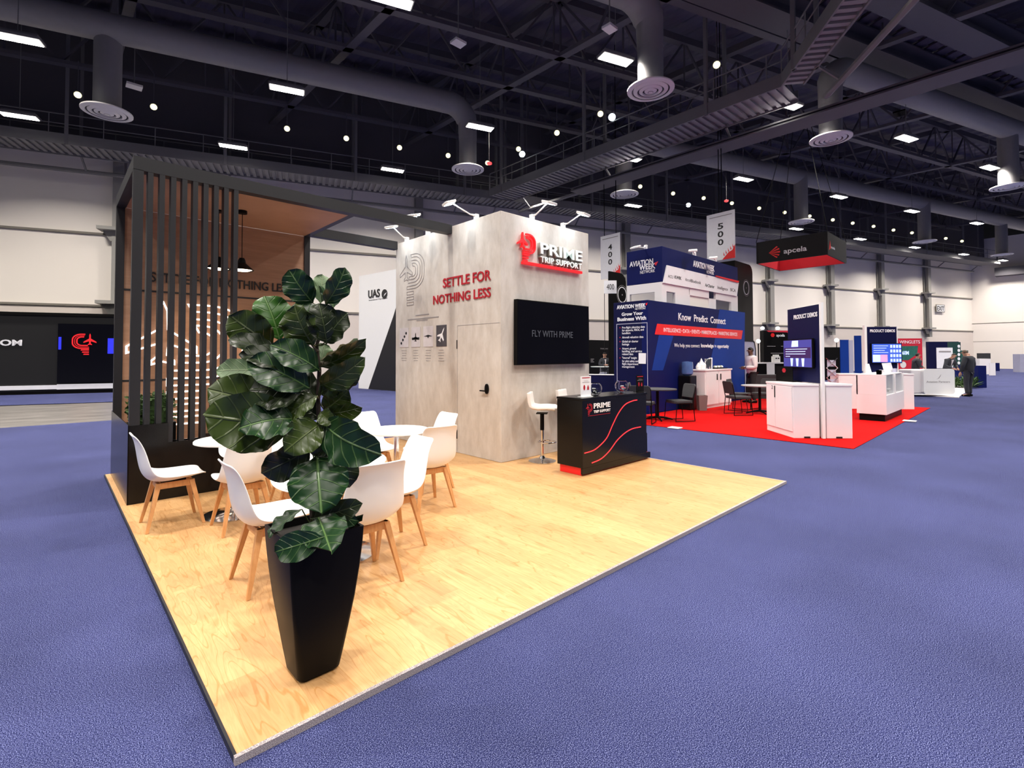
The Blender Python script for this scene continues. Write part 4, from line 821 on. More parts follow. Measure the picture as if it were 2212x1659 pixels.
for q,hq,lb in [((1395,541),(1375,533.5),'slim arm light on the left of the dark blue header'),((1500,553),(1497,541),'slim arm light above the middle of the dark blue header'),((1545,563),(1541,556.5),'slim arm light at the right of the dark blue header, before the 500 banner')]:
    if q[0]<1430: b=onX(q[0],q[1],hx0+.05); h=onX(hq[0],hq[1],hx0-.35)
    else: b=onY(q[0],q[1],hy0+.05); h=onY(hq[0],hq[1],hy0-.3)
    b.z=4.70; armlight(b,h,lb,False,1.3,'arm lights on the navy booth header')
# cabinet, cooler, bin, items
cb=thing('white_cabinet','white cabinet with two doors against the navy wall','cabinet',(14.1,4.7,0.012))
MB().box(13.25,15.02,4.45,4.93,0.08,1.10).box(13.22,15.05,4.42,4.94,1.10,1.14).box(13.27,15.0,4.47,4.93,0.013,0.08).build('body',m_whitel,cb,bevel=0.004)
for i,(x0,x1) in enumerate([(13.30,14.08),(14.12,14.97)]):
    dd=MB().box(x0,x1,4.43,4.449,0.12,1.06).build('door',m_whitel,cb); xh=x1-.10 if i==0 else x0+.1; MB().box(xh-.01,xh+.01,4.405,4.429,.82,1.0).build('handle',m_satin,dd)
wc=thing('water_cooler','black water cooler with a blue bottle left of the white cabinet','water cooler',(12.85,4.75,0.012))
MB().box(12.60,12.98,4.56,4.93,0.013,0.98).build('body',m_black,wc,bevel=0.02)
MB().lathe([(.10,0),(.15,.04),(.16,.10),(.155,.20),(.16,.30),(.15,.38),(.04,.40)],(12.79,4.745,0.985),20).build('bottle',m_blub,wc,smooth=True)
MB().box(12.74,12.78,4.535,4.558,.62,.66).build('tap',m_white,wc)
MB().lathe([(.14,0),(.175,.42),(.165,.42),(.15,.39)],(12.86,4.36,0.013),4).build('waste_bin',m_bin,label='brownish grey waste bin before the white cabinet side',cat='bin')
def onC(px,py): return onY(px,py,4.68)
tr=thing('serving_tray','black tray with snacks on the right half of the white cabinet','tray',(14.55,4.68,1.141)); MB().box(14.25,14.95,4.52,4.84,1.141,1.165).build('tray',m_satin,tr,bevel=.005)
rn=random.Random(5)
for k in range(9): 
    x=14.33+.07*k; MB().lathe([(.03,0),(.05,.03),(.02,.07)],(x,4.62+.05*(k%3),1.166),8).build('snack',[m_white,mat('green_snack',(.35,.45,.08),.6),m_whitel][k%3],tr)
MB().lathe([(.05,0),(.055,.33),(.05,.34)],(14.16,4.70,1.141),16).build('paper_cup_stack',m_white,label='tall white stack of paper cups on the white cabinet',cat='cups')
MB().lathe([(.14,0),(.15,.30),(.145,.31)],(13.88,4.70,1.141),20,cap=True).build('drink_urn',m_chrome,label='silver drinks urn on the white cabinet left of the cup stack',cat='urn',smooth=True)
for i,(x,h,lb) in enumerate([(13.36,.20,'small pointed white napkin stack at the left end of the white cabinet'),(13.56,.33,'larger pointed white napkin stack left of the silver urn')]):
    MB().lathe([(.06+.05*i,0),(.075+.05*i,h*.4),(.045,h*.7),(.005,h)],(x,4.70,1.141),10).build('napkin_stack',m_white,label=lb,cat='napkins')
# black visitor chairs
def make_vchair():
    t=thing('visitor_chair','','chair')
    MB().prism([(-.22,-.23),(.20,-.24),(.24,-.18),(.24,.18),(.20,.24),(-.22,.23)],.42,.49).build('seat',m_grey,t,bevel=.015)
    o=MB().add([(-.215,-.22,.55),(-.215,.22,.55),(-.24,.24,.68),(-.275,.235,.84),(-.28,.19,.87),(-.28,-.19,.87),(-.275,-.235,.84),(-.24,-.24,.68),(-.255,-.22,.55),(-.255,.22,.55),(-.28,.24,.68),(-.315,.235,.84),(-.32,.19,.87),(-.32,-.19,.87),(-.315,-.235,.84),(-.28,-.24,.68)],[(0,1,2,7),(7,2,3,6),(6,3,4,5),(8,15,10,9),(15,14,11,10),(14,13,12,11)]+[(a,(a+1)%8,(a+1)%8+8,a+8) for a in range(8)]).build('backrest',m_grey,t,bevel=.01)
    for s_ in (-1,1):
        MB().tube([(-.29,s_*.235,.80),(-.22,s_*.245,.46),(-.26,s_*.25,.014),(.24,s_*.25,.014),(.20,s_*.245,.43),(-.2,s_*.245,.43)],.012,6).build('side_frame',m_satin,t)
    return t
v0=make_vchair()
VC=[(10.38,3.72,150,'black visitor chair nearest the reception desk, turned toward the dark table'),(10.2,4.62,-60,'black visitor chair partly behind the reception desk, left of the dark table'),(9.42,4.1,20,'black visitor chair mostly hidden by the right end of the reception desk'),(12.55,3.22,-38,'black visitor chair in front of the white cabinet with its back to the left'),(13.6,3.6,-80,'black visitor chair behind the grey-topped table, under it'),(14.2,3.2,170,'black visitor chair between the grey-topped table and the white demo cabinets')]
for i,(x,y,a,lb) in enumerate(VC):
    c=v0 if i==0 else copy_tree(v0); c.location=(x,y,0.0125); c.rotation_euler=(0,0,math.radians(a)); c['label']=lb; c['group']='black visitor chairs on the red carpet'
def make_vtable(mt):
    t=thing('cafe_table','','table')
    MB().lathe([(.44,.72),(.45,.725),(.45,.745),(.44,.75)],seg=32).build('tabletop',mt,t)
    MB().lathe([(.035,.05),(.035,.719)],seg=12).build('pole',m_satin,t)
    mb=MB()
    for k in range(4): a=PI/4+k*PI/2; mb.tube([(0,0,.07),(.18*math.cos(a),.18*math.sin(a),.055),(.36*math.cos(a),.36*math.sin(a),.015)],[.03,.025,.015],6)
    mb.build('cross_foot',m_satin,t); return t
t1=make_vtable(m_grey); t1.location=(10.15,4.15,.0125); tag(t1,'dark round table between black chairs behind the reception desk',group='cafe tables on the red carpet')
t2=make_vtable(mat('grey_table_top',(.35,.35,.36),.4)); t2.location=(13.25,2.95,.0125); tag(t2,'grey-topped round table left of the white demo cabinets',group='cafe tables on the red carpet')
# ------------------------------------------------------------------ product demo units
def demo_cab(P,ang,w,dp,h,parent,doors=1,name='cabinet_body'):
    pl=Pl(P,ang); MB().box(0,w,.013,h-.04,-dp,0,pl.M).box(-.01,w+.01,h-.04,h,-dp,.012,pl.M).build(name,m_whitel,parent,bevel=.004); return pl
# left-hand cabinet: long side faces left, short side faces the viewer
d1=thing('demo_cabinet','white demo cabinet marked 2 on the red carpet, left of the white post','cabinet',(9.9,1.2,0.012))
plc=demo_cab((10.36,1.74,0),-135,1.04,.47,1.02,d1)
plc.n=Vector((-.7071,.7071,0))
for k,(x0,x1) in enumerate([(.02,.36),(.38,1.0)]): MB().box(x0,x1,.13,.96,.001,.014,plc.M).build('door',m_whitel,d1)
MB().box(.375,.385,.72,.95,.014,.03,plc.M).build('handle',m_satin,d1)
text_l('handwritten_number','2',plc,.24,.88,.30,.955,m_blt,d1,.002,off=.0145)
plf=Pl((9.622,1.0,0),-45)
MB().box(.18,.29,.0131,.045,.001,.008,plf.M).build('foot_slot',m_blt,d1)
d2=thing('demo_cabinet','white demo cabinet right of the white post at the carpet corner','cabinet',(10.2,.5,0.012))
plc2=demo_cab((10.03,.575,0),-45,.47,.9,1.02,d2)
MB().box(.17,.28,.0131,.045,.001,.008,plc2.M).build('foot_slot',m_blt,d2)
dm=thing('demo_tower','navy demo tower with white post reading PRODUCT DEMOS between the two white cabinets','demo tower',(9.98,.62,0.012))
M45=Pl((9.955,.617,0),-45).M
MB().box(0,.05,.013,2.55,-.06,.0,M45).build('post',m_white,dm,label='white upright post')
plp=Pl((9.98+1.02*.7071,.64+1.02*.7071,0),-135)
# panel leans back into the booth from the post
plp=Pl((10.84,1.47,0),-136.5)
MB().box(0,1.17,1.03,2.52,-.04,0,plp.M).build('panel',m_navyd,dm)
text('panel_text','PRODUCT DEMOS',plp,(1715,690),(1715,681),(1766,683),m_wlt,dm,.003,bold=.03)
ds=thing('demo_screen','flat screen with violet picture on the left navy demo tower','screen',plp.M@Vector((.5,1.2,.05)))
a0,z0=plp.l(1700,791); a1,z1=plp.l(1760,733)
MB().box(a0-.02,a1+.02,z0-.02,z1+.02,.02,.06,plp.M).build('casing',m_satin,ds); MB().box(a0,a1,z0,z1,.061,.063,plp.M).build('picture',m_purscr,ds)
h_=z1-z0; w_=a1-a0
MB().box(a0+.03,a1-.03,z0+.33*h_,z0+.72*h_,.0635,.065,plp.M).build('picture_band',m_scrd,ds)
mb=MB(); 
for k,l_ in enumerate([.86,.80,.80,.25]): mb.box(a0+.08*w_,a0+l_*w_,z0+(.65-.09*k)*h_,z0+(.675-.09*k)*h_,.0655,.067,plp.M)
for k in range(3): mb.prism([(a0+(.28+.2*k)*w_,z0+.02*h_),(a0+(.34+.2*k)*w_,z0+.02*h_),(a0+(.36+.2*k)*w_,z0+.32*h_),(a0+(.26+.2*k)*w_,z0+.32*h_)],.0635,.066,plp.M)
mb.prism([(a0+.3*w_,z0+.75*h_),(a0+.55*w_,z0+.75*h_),(a0+.55*w_,z1-.01),(a0+.33*w_,z1-.01)],.0635,.066,plp.M)
mb.build('picture_text',m_scrw,ds)
# second unit
d3=thing('demo_cabinet','white demo cabinet behind the glass showcase, its left end showing','cabinet',(16.6,1.2,0.012)); demo_cab((16.0,1.80,0),-45,.72,.4,1.02,d3)
d4=thing('demo_cabinet','white demo cabinet behind the glass showcase, right of it','cabinet',(17,.6,0.012)); demo_cab((16.55,1.16,0),-48,1.17,.4,1.02,d4)
for t_ in (d1,d2,d3,d4): t_['group']='white demo cabinets on the red carpet'
dm2=thing('demo_tower','second navy demo tower reading PRODUCT DEMOS behind the glass showcase','demo tower',(16.5,1.3,0.012))
plq=Pl((16.36,1.62,0),-43.1)
dqa=plq.l(1873,790)[0]; dqb=plq.l(1938,790)[0]
MB().box(dqa,dqb,1.03,plq.l(1900,706)[1],-.05,0,plq.M).build('panel',m_navyd,dm2)
MB().box(dqa-.07,dqa,.013,plq.l(1870,703)[1],-.06,.02,plq.M).box(dqb,dqb+.02,.9,plq.l(1900,705)[1],-.06,.02,plq.M).build('post',m_white,dm2,label='white upright post')
text('panel_text','PRODUCT DEMOS',plq,(1879,717.5),(1879,711.5),(1933,717),m_wlt,dm2,.003,bold=.03)
ds2=thing('demo_screen','flat screen with bright blue picture on the second navy demo tower','screen',plq.M@Vector((.5,1.2,.05)))
a0,z0=plq.l(1881,783); a1,z1=plq.l(1943,743); w_=a1-a0; h_=z1-z0
MB().box(a0-.02,a1+.02,z0-.02,z1+.02,.02,.06,plq.M).build('casing',m_satin,ds2); MB().box(a0,a1,z0,z1,.061,.063,plq.M).build('picture',m_bluescr,ds2)
mb=MB(); mb.box(a0+.02*w_,a0+.28*w_,z0+.03*h_,z0+.42*h_,.0635,.066,plq.M)
for k in range(4): mb.box(a0+.05*w_,a0+(.55-.06*(k%3))*w_,z0+(.88-.12*k)*h_,z0+(.91-.12*k)*h_,.0635,.066,plq.M)
for r_ in range(4):
    for c_ in range(4): mb.box(a0+(.62+.10*c_)*w_,a0+(.69+.10*c_)*w_,z0+(.04+.25*r_)*h_,z0+(.20+.25*r_)*h_,.0635,.066,plq.M)
mb.build('picture_tiles',m_scrw,ds2); MB().box(a0+.29*w_,a0+.52*w_,z0+.03*h_,z0+.42*h_,.0635,.066,plq.M).build('picture_tile',m_scrp,ds2,label='pink picture tile')
for t_,k in ((dm,0),(dm2,0)): t_['group']='navy demo towers'
ds['group']=ds2['group']='demo tower screens'
# laptop on demo cabinet
lt=thing('laptop','open black laptop with a red mark on the left demo cabinet','laptop',(10.3,1.35,1.021))
pll=Pl((10.62,1.72,0),-118)
a0=pll.l(1676,800)[0]; a1=pll.l(1712,800)[0]
MB().box(a0,a1,1.04,pll.l(1711,792)[1],-.012,0,pll.M).box(a0,a1,1.0215,1.04,-.26,0,pll.M).build('case',m_satin,lt); MB().prism([((a0+a1)/2+.05*math.cos(k*PI/3),1.25+.05*math.sin(k*PI/3)) for k in range(6)],.001,.003,pll.M).build('red_mark',m_dred,lt)
# showcase
sc=thing('glass_showcase','white showcase with two lit glass windows on a black plinth','showcase',(14.7,.56,0.012))
SX0,SX1,SY0,SY1=13.58,15.75,.28,.86
MB().box(SX0,SX1,SY0,SY1,.17,.62).box(SX0,SX0+.04,SY0,SY1,.62,1.08).box(SX1-.04,SX1,SY0,SY1,.62,1.08).box(14.64,14.70,SY0,SY0+.05,.62,1.08).box(SX0,SX1,SY1-.03,SY1,.62,1.08).box(SX0,SX1,SY0+.04,SY1,1.08,1.10).build('body',m_whitel,sc,bevel=.003)
MB().box(SX0+.04,SX1-.1,SY0+.04,SY1-.04,.013,.17).build('plinth',m_satin,sc,label='black recessed plinth')
for x0,x1 in ((SX0+.05,14.63),(14.71,SX1-.05)): MB().box(x0,x1,SY0+.012,SY0+.018,.63,1.07).build('glass_pane',m_pane,sc)
for i,(x,y,h,m_,lb) in enumerate([(13.75,.5,.30,m_white,'white round model inside the left window of the glass showcase'),(14.25,.55,.16,m_whitel,'white box inside the left window of the glass showcase'),(14.95,.5,.10,m_diff,'grey model inside the right window of the glass showcase')]):
    (MB().lathe([(.05,0),(.04,h*.5),(.09,h*.7),(.05,h)],(x,y,.621),12) if i!=1 else MB().box(x-.15,x+.15,y-.08,y+.08,.621,.621+h)).build('display_model',m_,label=lb,cat='model',group='models in the glass showcase')
def leaflet(px0,px1,pyt,pyb,Y,label,lean=.05):
    p0=onY(px0,pyb,Y); p1=onY(px1,pyb,Y); pt_=onY((px0+px1)/2,pyt,Y); z0=1.101
    o=MB().add([(p0.x,Y,z0),(p1.x,Y,z0),(p1.x-.02,Y+lean,pt_.z),(p0.x-.02,Y+lean,pt_.z),(p0.x,Y+.01,z0),(p1.x,Y+.01,z0),(p1.x-.02,Y+lean+.01,pt_.z),(p0.x-.02,Y+lean+.01,pt_.z)],[(0,1,2,3),(4,7,6,5),(0,4,5,1),(1,5,6,2),(2,6,7,3),(3,7,4,0)]).build('info_card',m_wlt,label=label,cat='sign',group='white info cards on the glass showcase')
leaflet(1912,1931,784,822,.50,'tall white info card standing on the glass showcase')
leaflet(1876,1884,786,824,.70,'narrow pinkish white info card at the left of the glass showcase top')
for i,(px,lb) in enumerate([(1884,'clear leaflet box at the left end of the glass showcase top'),(1892,'clear leaflet box second from the left on the glass showcase'),(1902,'clear leaflet box just left of the tall white info card'),(1934,'clear leaflet box right of the tall white info card')]):
    p=onY(px,828,.45); p.x=max(13.72,min(p.x,15.6)); MB().box(p.x-.10,p.x+.10,.40,.47,1.101,1.20).build('leaflet_box',m_gp if i%2 else m_whitel,label=lb,cat='leaflet box',group='leaflet boxes on the glass showcase')
# ------------------------------------------------------------------ black ring-logo towers
def ring_tower(p0,p1,ptop,dep,ringc,label,th=1.2):
    P=AT(p0,766,dep); pl=Pl(P,0); a1=pl.l(p1,700)[0]; zt=pl.l(p1-8,ptop)[1]; t=thing('black_tower',label,'booth tower',(P.x,P.y,0),0,'black rounded booth towers'); rr=.35
    pts=[(0,.001),(a1,.001),(a1,zt-rr)]+[(a1-rr+rr*math.cos(k*PI/12),zt-rr+rr*math.sin(k*PI/12)) for k in range(1,7)]+[(0,zt)]
    MB().prism(pts,-th,0,pl.M).build('body',m_satin,t)
    c=pl.l(*ringc); R=.26 if dep<26 else .34
    def ring(r,w): return MB().ribbon([(c[0]+r*math.cos(k*PI/16),c[1]+r*1.05*math.sin(k*PI/16)) for k in range(32)],w,.004,pl.M,closed=True,z0=.001)
    ring(R,.03).build('ring_emblem',m_wlt,t); mb=ring(R*1.25,.012); mb.prism([(c[0]+.03*math.cos(k),c[1]+.03*math.sin(k)) for k in range(6)],.001,.005,pl.M); mb.build('thin_ring',m_glt,t)
    return t,pl
ring_tower(1590,1627,572,19.5,(1612,622),'black rounded tower with a ring emblem right of the dark blue header')
ring_tower(1318,1353,591,17.2,(1344,637),'black tower with a ring emblem left of the dark blue header',.06)
wp=thing('white_backdrop','white rounded backdrop panel behind the man in the white shirt','panel',AT(1620,870,19)); plw=Pl(AT(1600,766,18.7),0); a0=0; a1=plw.l(1633,760)[0]; zt=plw.l(1630,737)[1]
pts=[(0,.014),(a1,.014),(a1-.05,zt-.3),(a1-.15,zt-.05),(a1-.3,zt),(0,zt)]; MB().prism(pts,-.06,0,plw.M).build('panel',m_gp,wp); MB().ribbon(pts[1:],.06,.08,plw.M,z0=-.07).build('frame',m_satin,wp)
# ------------------------------------------------------------------ hanging banners and signs
def banner(px0,px1,t0,t1,b0,b1,dep,txt,label,ck):
    P=AT(px0,766,dep); pl=Pl(P,-95 if True else 0); a1=pl.l(px1,600)[0]; za=pl.l(px0,t0)[1]; zb=pl.l(px0,b0)[1]
    t=thing('hanging_banner',label,'banner',(P.x,P.y,zb),0,'white hanging aisle number banners'); MB().box(0,a1,zb,za,-.02,0,pl.M).build('sheet',m_wlt,t)
    H=za-zb; n=len(txt)
    for k,ch in enumerate(txt):
        z1=za-H*(.22+.17*k); text_l('number',ch,pl,a1*.40,z1-H*.125,a1*.60,z1,m_blt,t,.004,bold=.02,off=.002)
    mb=MB(); mb.prism([(a1*.55,zb),(a1,zb),(a1,zb+H*.28),(a1*.9,zb+H*.17),(a1*.78,zb+H*.14)],.002,.006,pl.M)
    for k in range(5): mb.prism([(a1*(.6+.08*k),zb+H*(.08+.035*k)),(a1*(.64+.08*k),zb+H*(.08+.035*k)),(a1*(.59+.08*k),zb+H*(.16+.035*k))],.002,.006,pl.M)
    mb.build('red_corner',m_bred,t,label='red jagged corner print')
    MB().box(a1*.1,a1*.9,za-H*.085,za-H*.07,.002,.004,pl.M).build('heading_line',m_glt,t)
    mb=MB(); 
    for a in ck: mb.tube([pl.M@Vector((a1*a,za,-.01)),pl.M@Vector((a1*a,17,-.01))],.02,4)
    mb.build('cable',m_satin,t); return t
banner(1299,1340,511.5,505,604,600,25,'400','white hanging banner numbered 400 left of the dark blue header',(.2,.8))
banner(1530,1589,465.5,454.5,566,574,21,'500','tall white hanging banner numbered 500 above the dark blue header',(.45,.55))
P=AT(1306,766,16.2); pl4=Pl(P,-45); s4=thing('aisle_sign','small square white sign reading 400 on a thin pole','sign',(P.x,P.y,0)); a1=pl4.l(1332,620)[0]; z0=pl4.l(1306,634)[1]; z1=pl4.l(1306,606)[1]
MB().box(0,a1,z0,z1,-.03,0,pl4.M).build('board',m_wlt,s4); text_l('number','400',pl4,a1*.2,z0+(z1-z0)*.3,a1*.8,z0+(z1-z0)*.75,m_blt,s4,.004); MB().box(0,.016,.001,z0,-.02,-.005,pl4.M).build('pole',m_satin,s4)
# hanging black sign
AX0,AX1,AY0,AY1,AZ0,AZ1=21.75,24.5,3.46,6.15,5.5,6.42
hs=thing('hanging_sign','square black hanging sign with red inside and white lettering','sign',((AX0+AX1)/2,(AY0+AY1)/2,AZ0))
mb=MB(); T=.04
mb.box(AX0,AX0+T,AY0,AY1,AZ0,AZ1).box(AX1-T,AX1,AY0,AY1,AZ0,AZ1).box(AX0+T,AX1-T,AY0,AY0+T,AZ0,AZ1).box(AX0+T,AX1-T,AY1-T,AY1,AZ0,AZ1); mb.build('outer_skin',m_charp,hs)
mb=MB(); g=T+.004; mb.box(AX0+g,AX0+g+.01,AY0+g,AY1-g,AZ0+.0,AZ1).box(AX1-g-.01,AX1-g,AY0+g,AY1-g,AZ0,AZ1).box(AX0+g+.01,AX1-g-.01,AY0+g,AY0+g+.01,AZ0,AZ1).box(AX0+g+.01,AX1-g-.01,AY1-g-.01,AY1-g,AZ0,AZ1); mb.build('inner_lining',m_apred,hs,label='red inner lining')
plA=Pl((AX0,AY1,0),-90); plA2=Pl((AX0,AY0,0),0)
a0,z0=plA.l(1697,549); text('lettering','apcela',plA,(1693,548),(1693,537),(1743,539),m_wlt,hs,.01,bold=.015,off=.005)
c=plA.l(1673,545); mb=MB(); 
for k in range(5):
    an=math.radians(60-30*k); mb.prism([(c[0]-.22,c[1]),(c[0]+.22*math.cos(an+.12),c[1]+.27*math.sin(an+.12)),(c[0]+.22*math.cos(an-.16),c[1]+.27*math.sin(an-.16))],.002,.01,plA.M)
mb.build('fan_emblem',m_bred,hs,label='red fan emblem')
c2=plA2.l(1792,530); MB().prism([(c2[0]-.1,c2[1]-.2),(c2[0]+.15,c2[1]-.1),(c2[0]+.05,c2[1]+.2)],.002,.008,plA2.M).build('fan_emblem',m_bred,hs)
text('lettering','apcela',plA2,(1795,536),(1795,530),(1803,538),m_wlt,hs,.006,off=.004)
mb=MB()
for (x,y) in ((AX0,AY0),(AX0,AY1),(AX1,AY0),(AX1,AY1)): mb.tube([(x,y,AZ1),((AX0+AX1)/2+(x-(AX0+AX1)/2)*.2,(AY0+AY1)/2+(y-(AY0+AY1)/2)*.2,12)],.015,4)
mb.build('hanging_cable',m_satin,hs)
# apcela booth under it
def bx_px(name,px0,px1,pyt,dep,m,label,cat,ang=0,thick=.5,zb=.001,group=None,parent=None,pyb=None):
    P=AT(px0,766,dep); pl=Pl(P,ang); a1=pl.l(px1,700)[0]; zt=pl.l((px0+px1)/2,pyt)[1]
    if pyb is not None: zb=pl.l((px0+px1)/2,pyb)[1]
    o=MB().box(0,a1,zb,zt,-thick,0,pl.M).build(name,m,parent,label,cat,group); return pl,a1,zt
AN=-43.1
ab=thing('black_booth','black booth with red striped top and red and white sign','booth',AT(1680,800,27))
pla,a1,zt=bx_px('wall',1650,1716,714,27,m_satin,None,None,AN,.4,.001,None,ab)
text('lettering','apcela',pla,(1677,727),(1677,721),(1695,724),m_wlt,ab,.006,bold=.02); c=pla.l(1669,724)
MB().prism([(c[0]+.11*math.cos(k*PI/3),c[1]+.12*math.sin(k*PI/3)) for k in range(6)],.002,.01,pla.M).build('fan_emblem',m_bred,ab)
mb=MB(); qprism(mb,pla,[(1655,714),(1709,714),(1702,718),(1660,717)],.002,.006); qprism(mb,pla,[(1700,719),(1709,714),(1709,720)],.002,.008); mb.build('red_stripes',m_crim,ab)
mb=MB(); 
for y,x0,x1 in ((748,1657,1675),(748,1687,1702),(763,1665,1694)): qprism(mb,pla,[(x0,y-.6),(x1,y-.6),(x1,y+.6),(x0,y+.6)],.002,.005)
mb.build('thin_lines',m_glt,ab)
for (px,lb) in [(1647,'round white lamp at the left end above the black booth'),(1680,'round white lamp in the middle above the black booth'),(1709,'round white lamp at the right end above the black booth')]:
    p=AT(px,709,26.6); t=thing('globe_lamp',lb,'lamp',p,0,'white lamps above the black booth'); MB().lathe([(.01,-.1),(.09,-.06),(.11,0),(.09,.06),(.01,.1)],tuple(p),12,cap=False).build('globe',m_whg,t); MB().tube([p,Vector((p.x,p.y,p.z-.12)),p+(AT(px,714,27.1)-p)],.015,4).build('arm',m_satin,t)
for px,py,dep,lb in [(1638,737,24,'round white lamp right of the white backdrop panel'),(1807,735,34,'round white lamp glowing between the two demo towers')]:
    p=AT(px,py,dep); t=thing('globe_lamp',lb,'lamp',p); r=.011*dep*.4; MB().lathe([(.01,-r),(r*.8,-r*.6),(r,0),(r*.8,r*.6),(.01,r)],tuple(p),12,cap=False).build('globe',m_whg,t); MB().tube([Vector((p.x,p.y,.01)),p-Vector((0,0,r))],.03,6).build('stand',m_satin,t)
ct=thing('side_counter','white and black counter before the black booth with a red and white sign','counter',AT(1655,860,21)); pls=Pl(AT(1634,766,21),AN)
w1=pls.l(1656,790)[0]; w2=pls.l(1673,790)[0]; w3=pls.l(1701,790)[0]; zc=pls.l(1650,783)[1]
MB().box(0,w1,.013,zc-.05,-.5,0,pls.M).box(w2,w3,.013,zc-.05,-.5,0,pls.M).build('black_front',m_satin,ct); MB().box(w1,w2,.013,zc-.05,-.5,.01,pls.M).box(-.02,w3+.02,zc-.05,zc,-.52,.02,pls.M).build('white_parts',m_whitel,ct)
cm=thing('coffee_maker','white coffee machine on the counter before the black booth with a red and white sign','coffee machine',pls.M@Vector(((w2+w3)/2,zc,-.2))); x=w2+.05; MB().box(x,x+.26,zc+.001,zc+.26,-.35,-.1,pls.M).box(x+.04,x+.22,zc+.26,zc+.33,-.32,-.12,pls.M).build('body',m_white,cm,bevel=.01); MB().box(x+.05,x+.12,zc+.15,zc+.2,-.1,-.09,pls.M).box(x+.15,x+.21,zc+.15,zc+.2,-.1,-.09,pls.M).build('buttons',m_blt,cm)
# dark low furniture near the man
bx_px('low_cabinet',1628,1716,810,17.5,m_grey,'dark low sofa-like block behind the grey-topped table','sofa',AN,.6)
# blue panels between towers
bx_px('blue_partition',1816,1833,734,24,m_navy2,'royal blue upright panel between the two demo towers, left one','panel',AN,.05,group='blue upright panels')
bx_px('blue_partition',1846,1860,725,22,m_navy2,'royal blue upright panel between the two demo towers, right one','panel',AN-20,.05,group='blue upright panels')
bx_px('grey_partition',1835,1842,735,23,m_gp,'pale upright panel edge between the two royal blue panels','panel',AN,.05)
bx_px('dark_booth',1781,1815,750,30,m_satin,'dark booth block behind the left demo tower post','booth',AN,1.5)
lat=thing('lattice_rack','silver criss-cross literature rack behind the left demo tower','rack',AT(1795,840,14)); plx=Pl(AT(1783,766,14),AN); mb=MB()
for k in range(4):
    z0=.35+.28*k
    for s_ in (0,1): mb.tube([plx.M@Vector((.02,z0+.28*s_,0)),plx.M@Vector((.34,z0+.28*(1-s_),0))],.012,4)
mb.tube([plx.M@Vector((.18,.013,0)),plx.M@Vector((.18,.4,0))],.02,6).box(.05,.31,.013,.03,-.12,.12,plx.M); mb.build('frame',m_chrome,lat)
for k in range(4): MB().box(.06,.30,.42+.27*k,.60+.27*k,-.03,-.015,plx.M).build('shelf_leaflet',m_gp,lat)
# WINGLETS banner
wb=thing('red_banner_stand','red banner wall reading WINGLETS behind the second demo tower','banner',AT(1965,800,33)); plb=Pl(AT(1938,766,33),AN)
a1=plb.l(1992,740)[0]; zt=plb.l(1960,731)[1]; MB().box(0,a1,.013,zt,-.1,0,plb.M).build('wall',m_crim,wb)
text('lettering','WINGLETS',plb,(1943,742),(1943,735),(1987,738),m_wlt,wb,.006,bold=.0)
mb=MB(); qprism(mb,plb,[(1941,748),(1983,747),(1981,765),(1962,778),(1941,778)],.002,.006); mb.build('green_picture',m_teal,wb); text('picture_lettering','160M',plb,(1946,766),(1946,758),(1963,762),m_scrw,wb,.004,bold=.03,off=.007)
c=plb.l(1951,788); MB().prism([(c[0]+.2*math.cos(k*PI/8),c[1]+.22*math.sin(k*PI/8)) for k in range(16)],.002,.008,plb.M).build('round_picture',m_diff,wb)
# white counter with wing mark
ap=thing('white_counter','white rounded counter with a slim wing mark and small grey lettering','counter',AT(2030,853,17.5))
plo=Pl(AT(1994,766,18.2),AN); a1=plo.l(2062,800)[0]; zt=plo.l(2030,797)[1]; r_=.10
pts=[]
for (cx_,cz_,a_) in ((a1-r_,.10+r_,-90),(a1-r_,zt-r_,0),(r_,zt-r_,90),(r_,.10+r_,180)): pts+=[(cx_+r_*math.cos(math.radians(a_+k*30)),cz_+r_*math.sin(math.radians(a_+k*30))) for k in range(4)]
MB().prism(pts,-.12,0,plo.M).build('front_panel',m_white,ap); MB().box(-.36,a1-.1,.10,zt-.02,-.75,-.121,plo.M).build('counter_body',m_whitel,ap,bevel=.05)
mb=MB(); qprism(mb,plo,[(2023,819),(2027,817),(2031,811),(2033,808.5),(2031,813),(2028,817.5)],.001,.004); mb.build('wing_mark',m_glt,ap); text('lettering','Aviation Partners',plo,(2001,826.5),(2001,822.5),(2052,825),m_glt,ap,.003,bold=-.0)
MB().prism([tuple(G(*q)[:2]) for q in [(1955,853),(2072,860),(2072,858),(2102,836),(2060,828),(1960,835)]],.001,.03).build('white_platform',m_whitel,label='low pale platform under the white rounded counter',cat='floor platform')
# far right booths
bx_px('dark_booth',2007,2070,738,40,m_navyd,'dark blue booth behind the white rounded counter with a bright poster','booth',AN,.3)
bx_px('green_booth_wall',2052,2074,739,38,m_dgreen,'dark green booth wall with white dots beside the poster','booth wall',AN,.2)
po=thing('poster','tall white poster on the dark blue booth','poster',AT(2042,790,37)); plz=Pl(AT(2024,766,37),AN); a1=plz.l(2058,760)[0]; MB().box(0,a1,.5,plz.l(2040,751)[1],-.05,0,plz.M).build('sheet',m_wlt,po)
mb=MB(); qprism(mb,plz,[(2028,758),(2054,758),(2054,761),(2028,761)],.002,.006); mb.build('heading',m_glt,po); MB().box(0,.01,.001,.5,-.05,0,plz.M).build('leg',m_satin,po)
dt=MB(); pld=Pl(AT(2069,766,37.4),AN)
for k in range(5): c=pld.l(2071,748+9*k); dt.prism([(c[0]+.10*math.cos(q*PI/4),c[1]+.12*math.sin(q*PI/4)) for q in range(8)],.002,.02,pld.M)
dt.build('dot_lights',m_wlt,bpy.data.objects['green_booth_wall'],label='column of white dots')
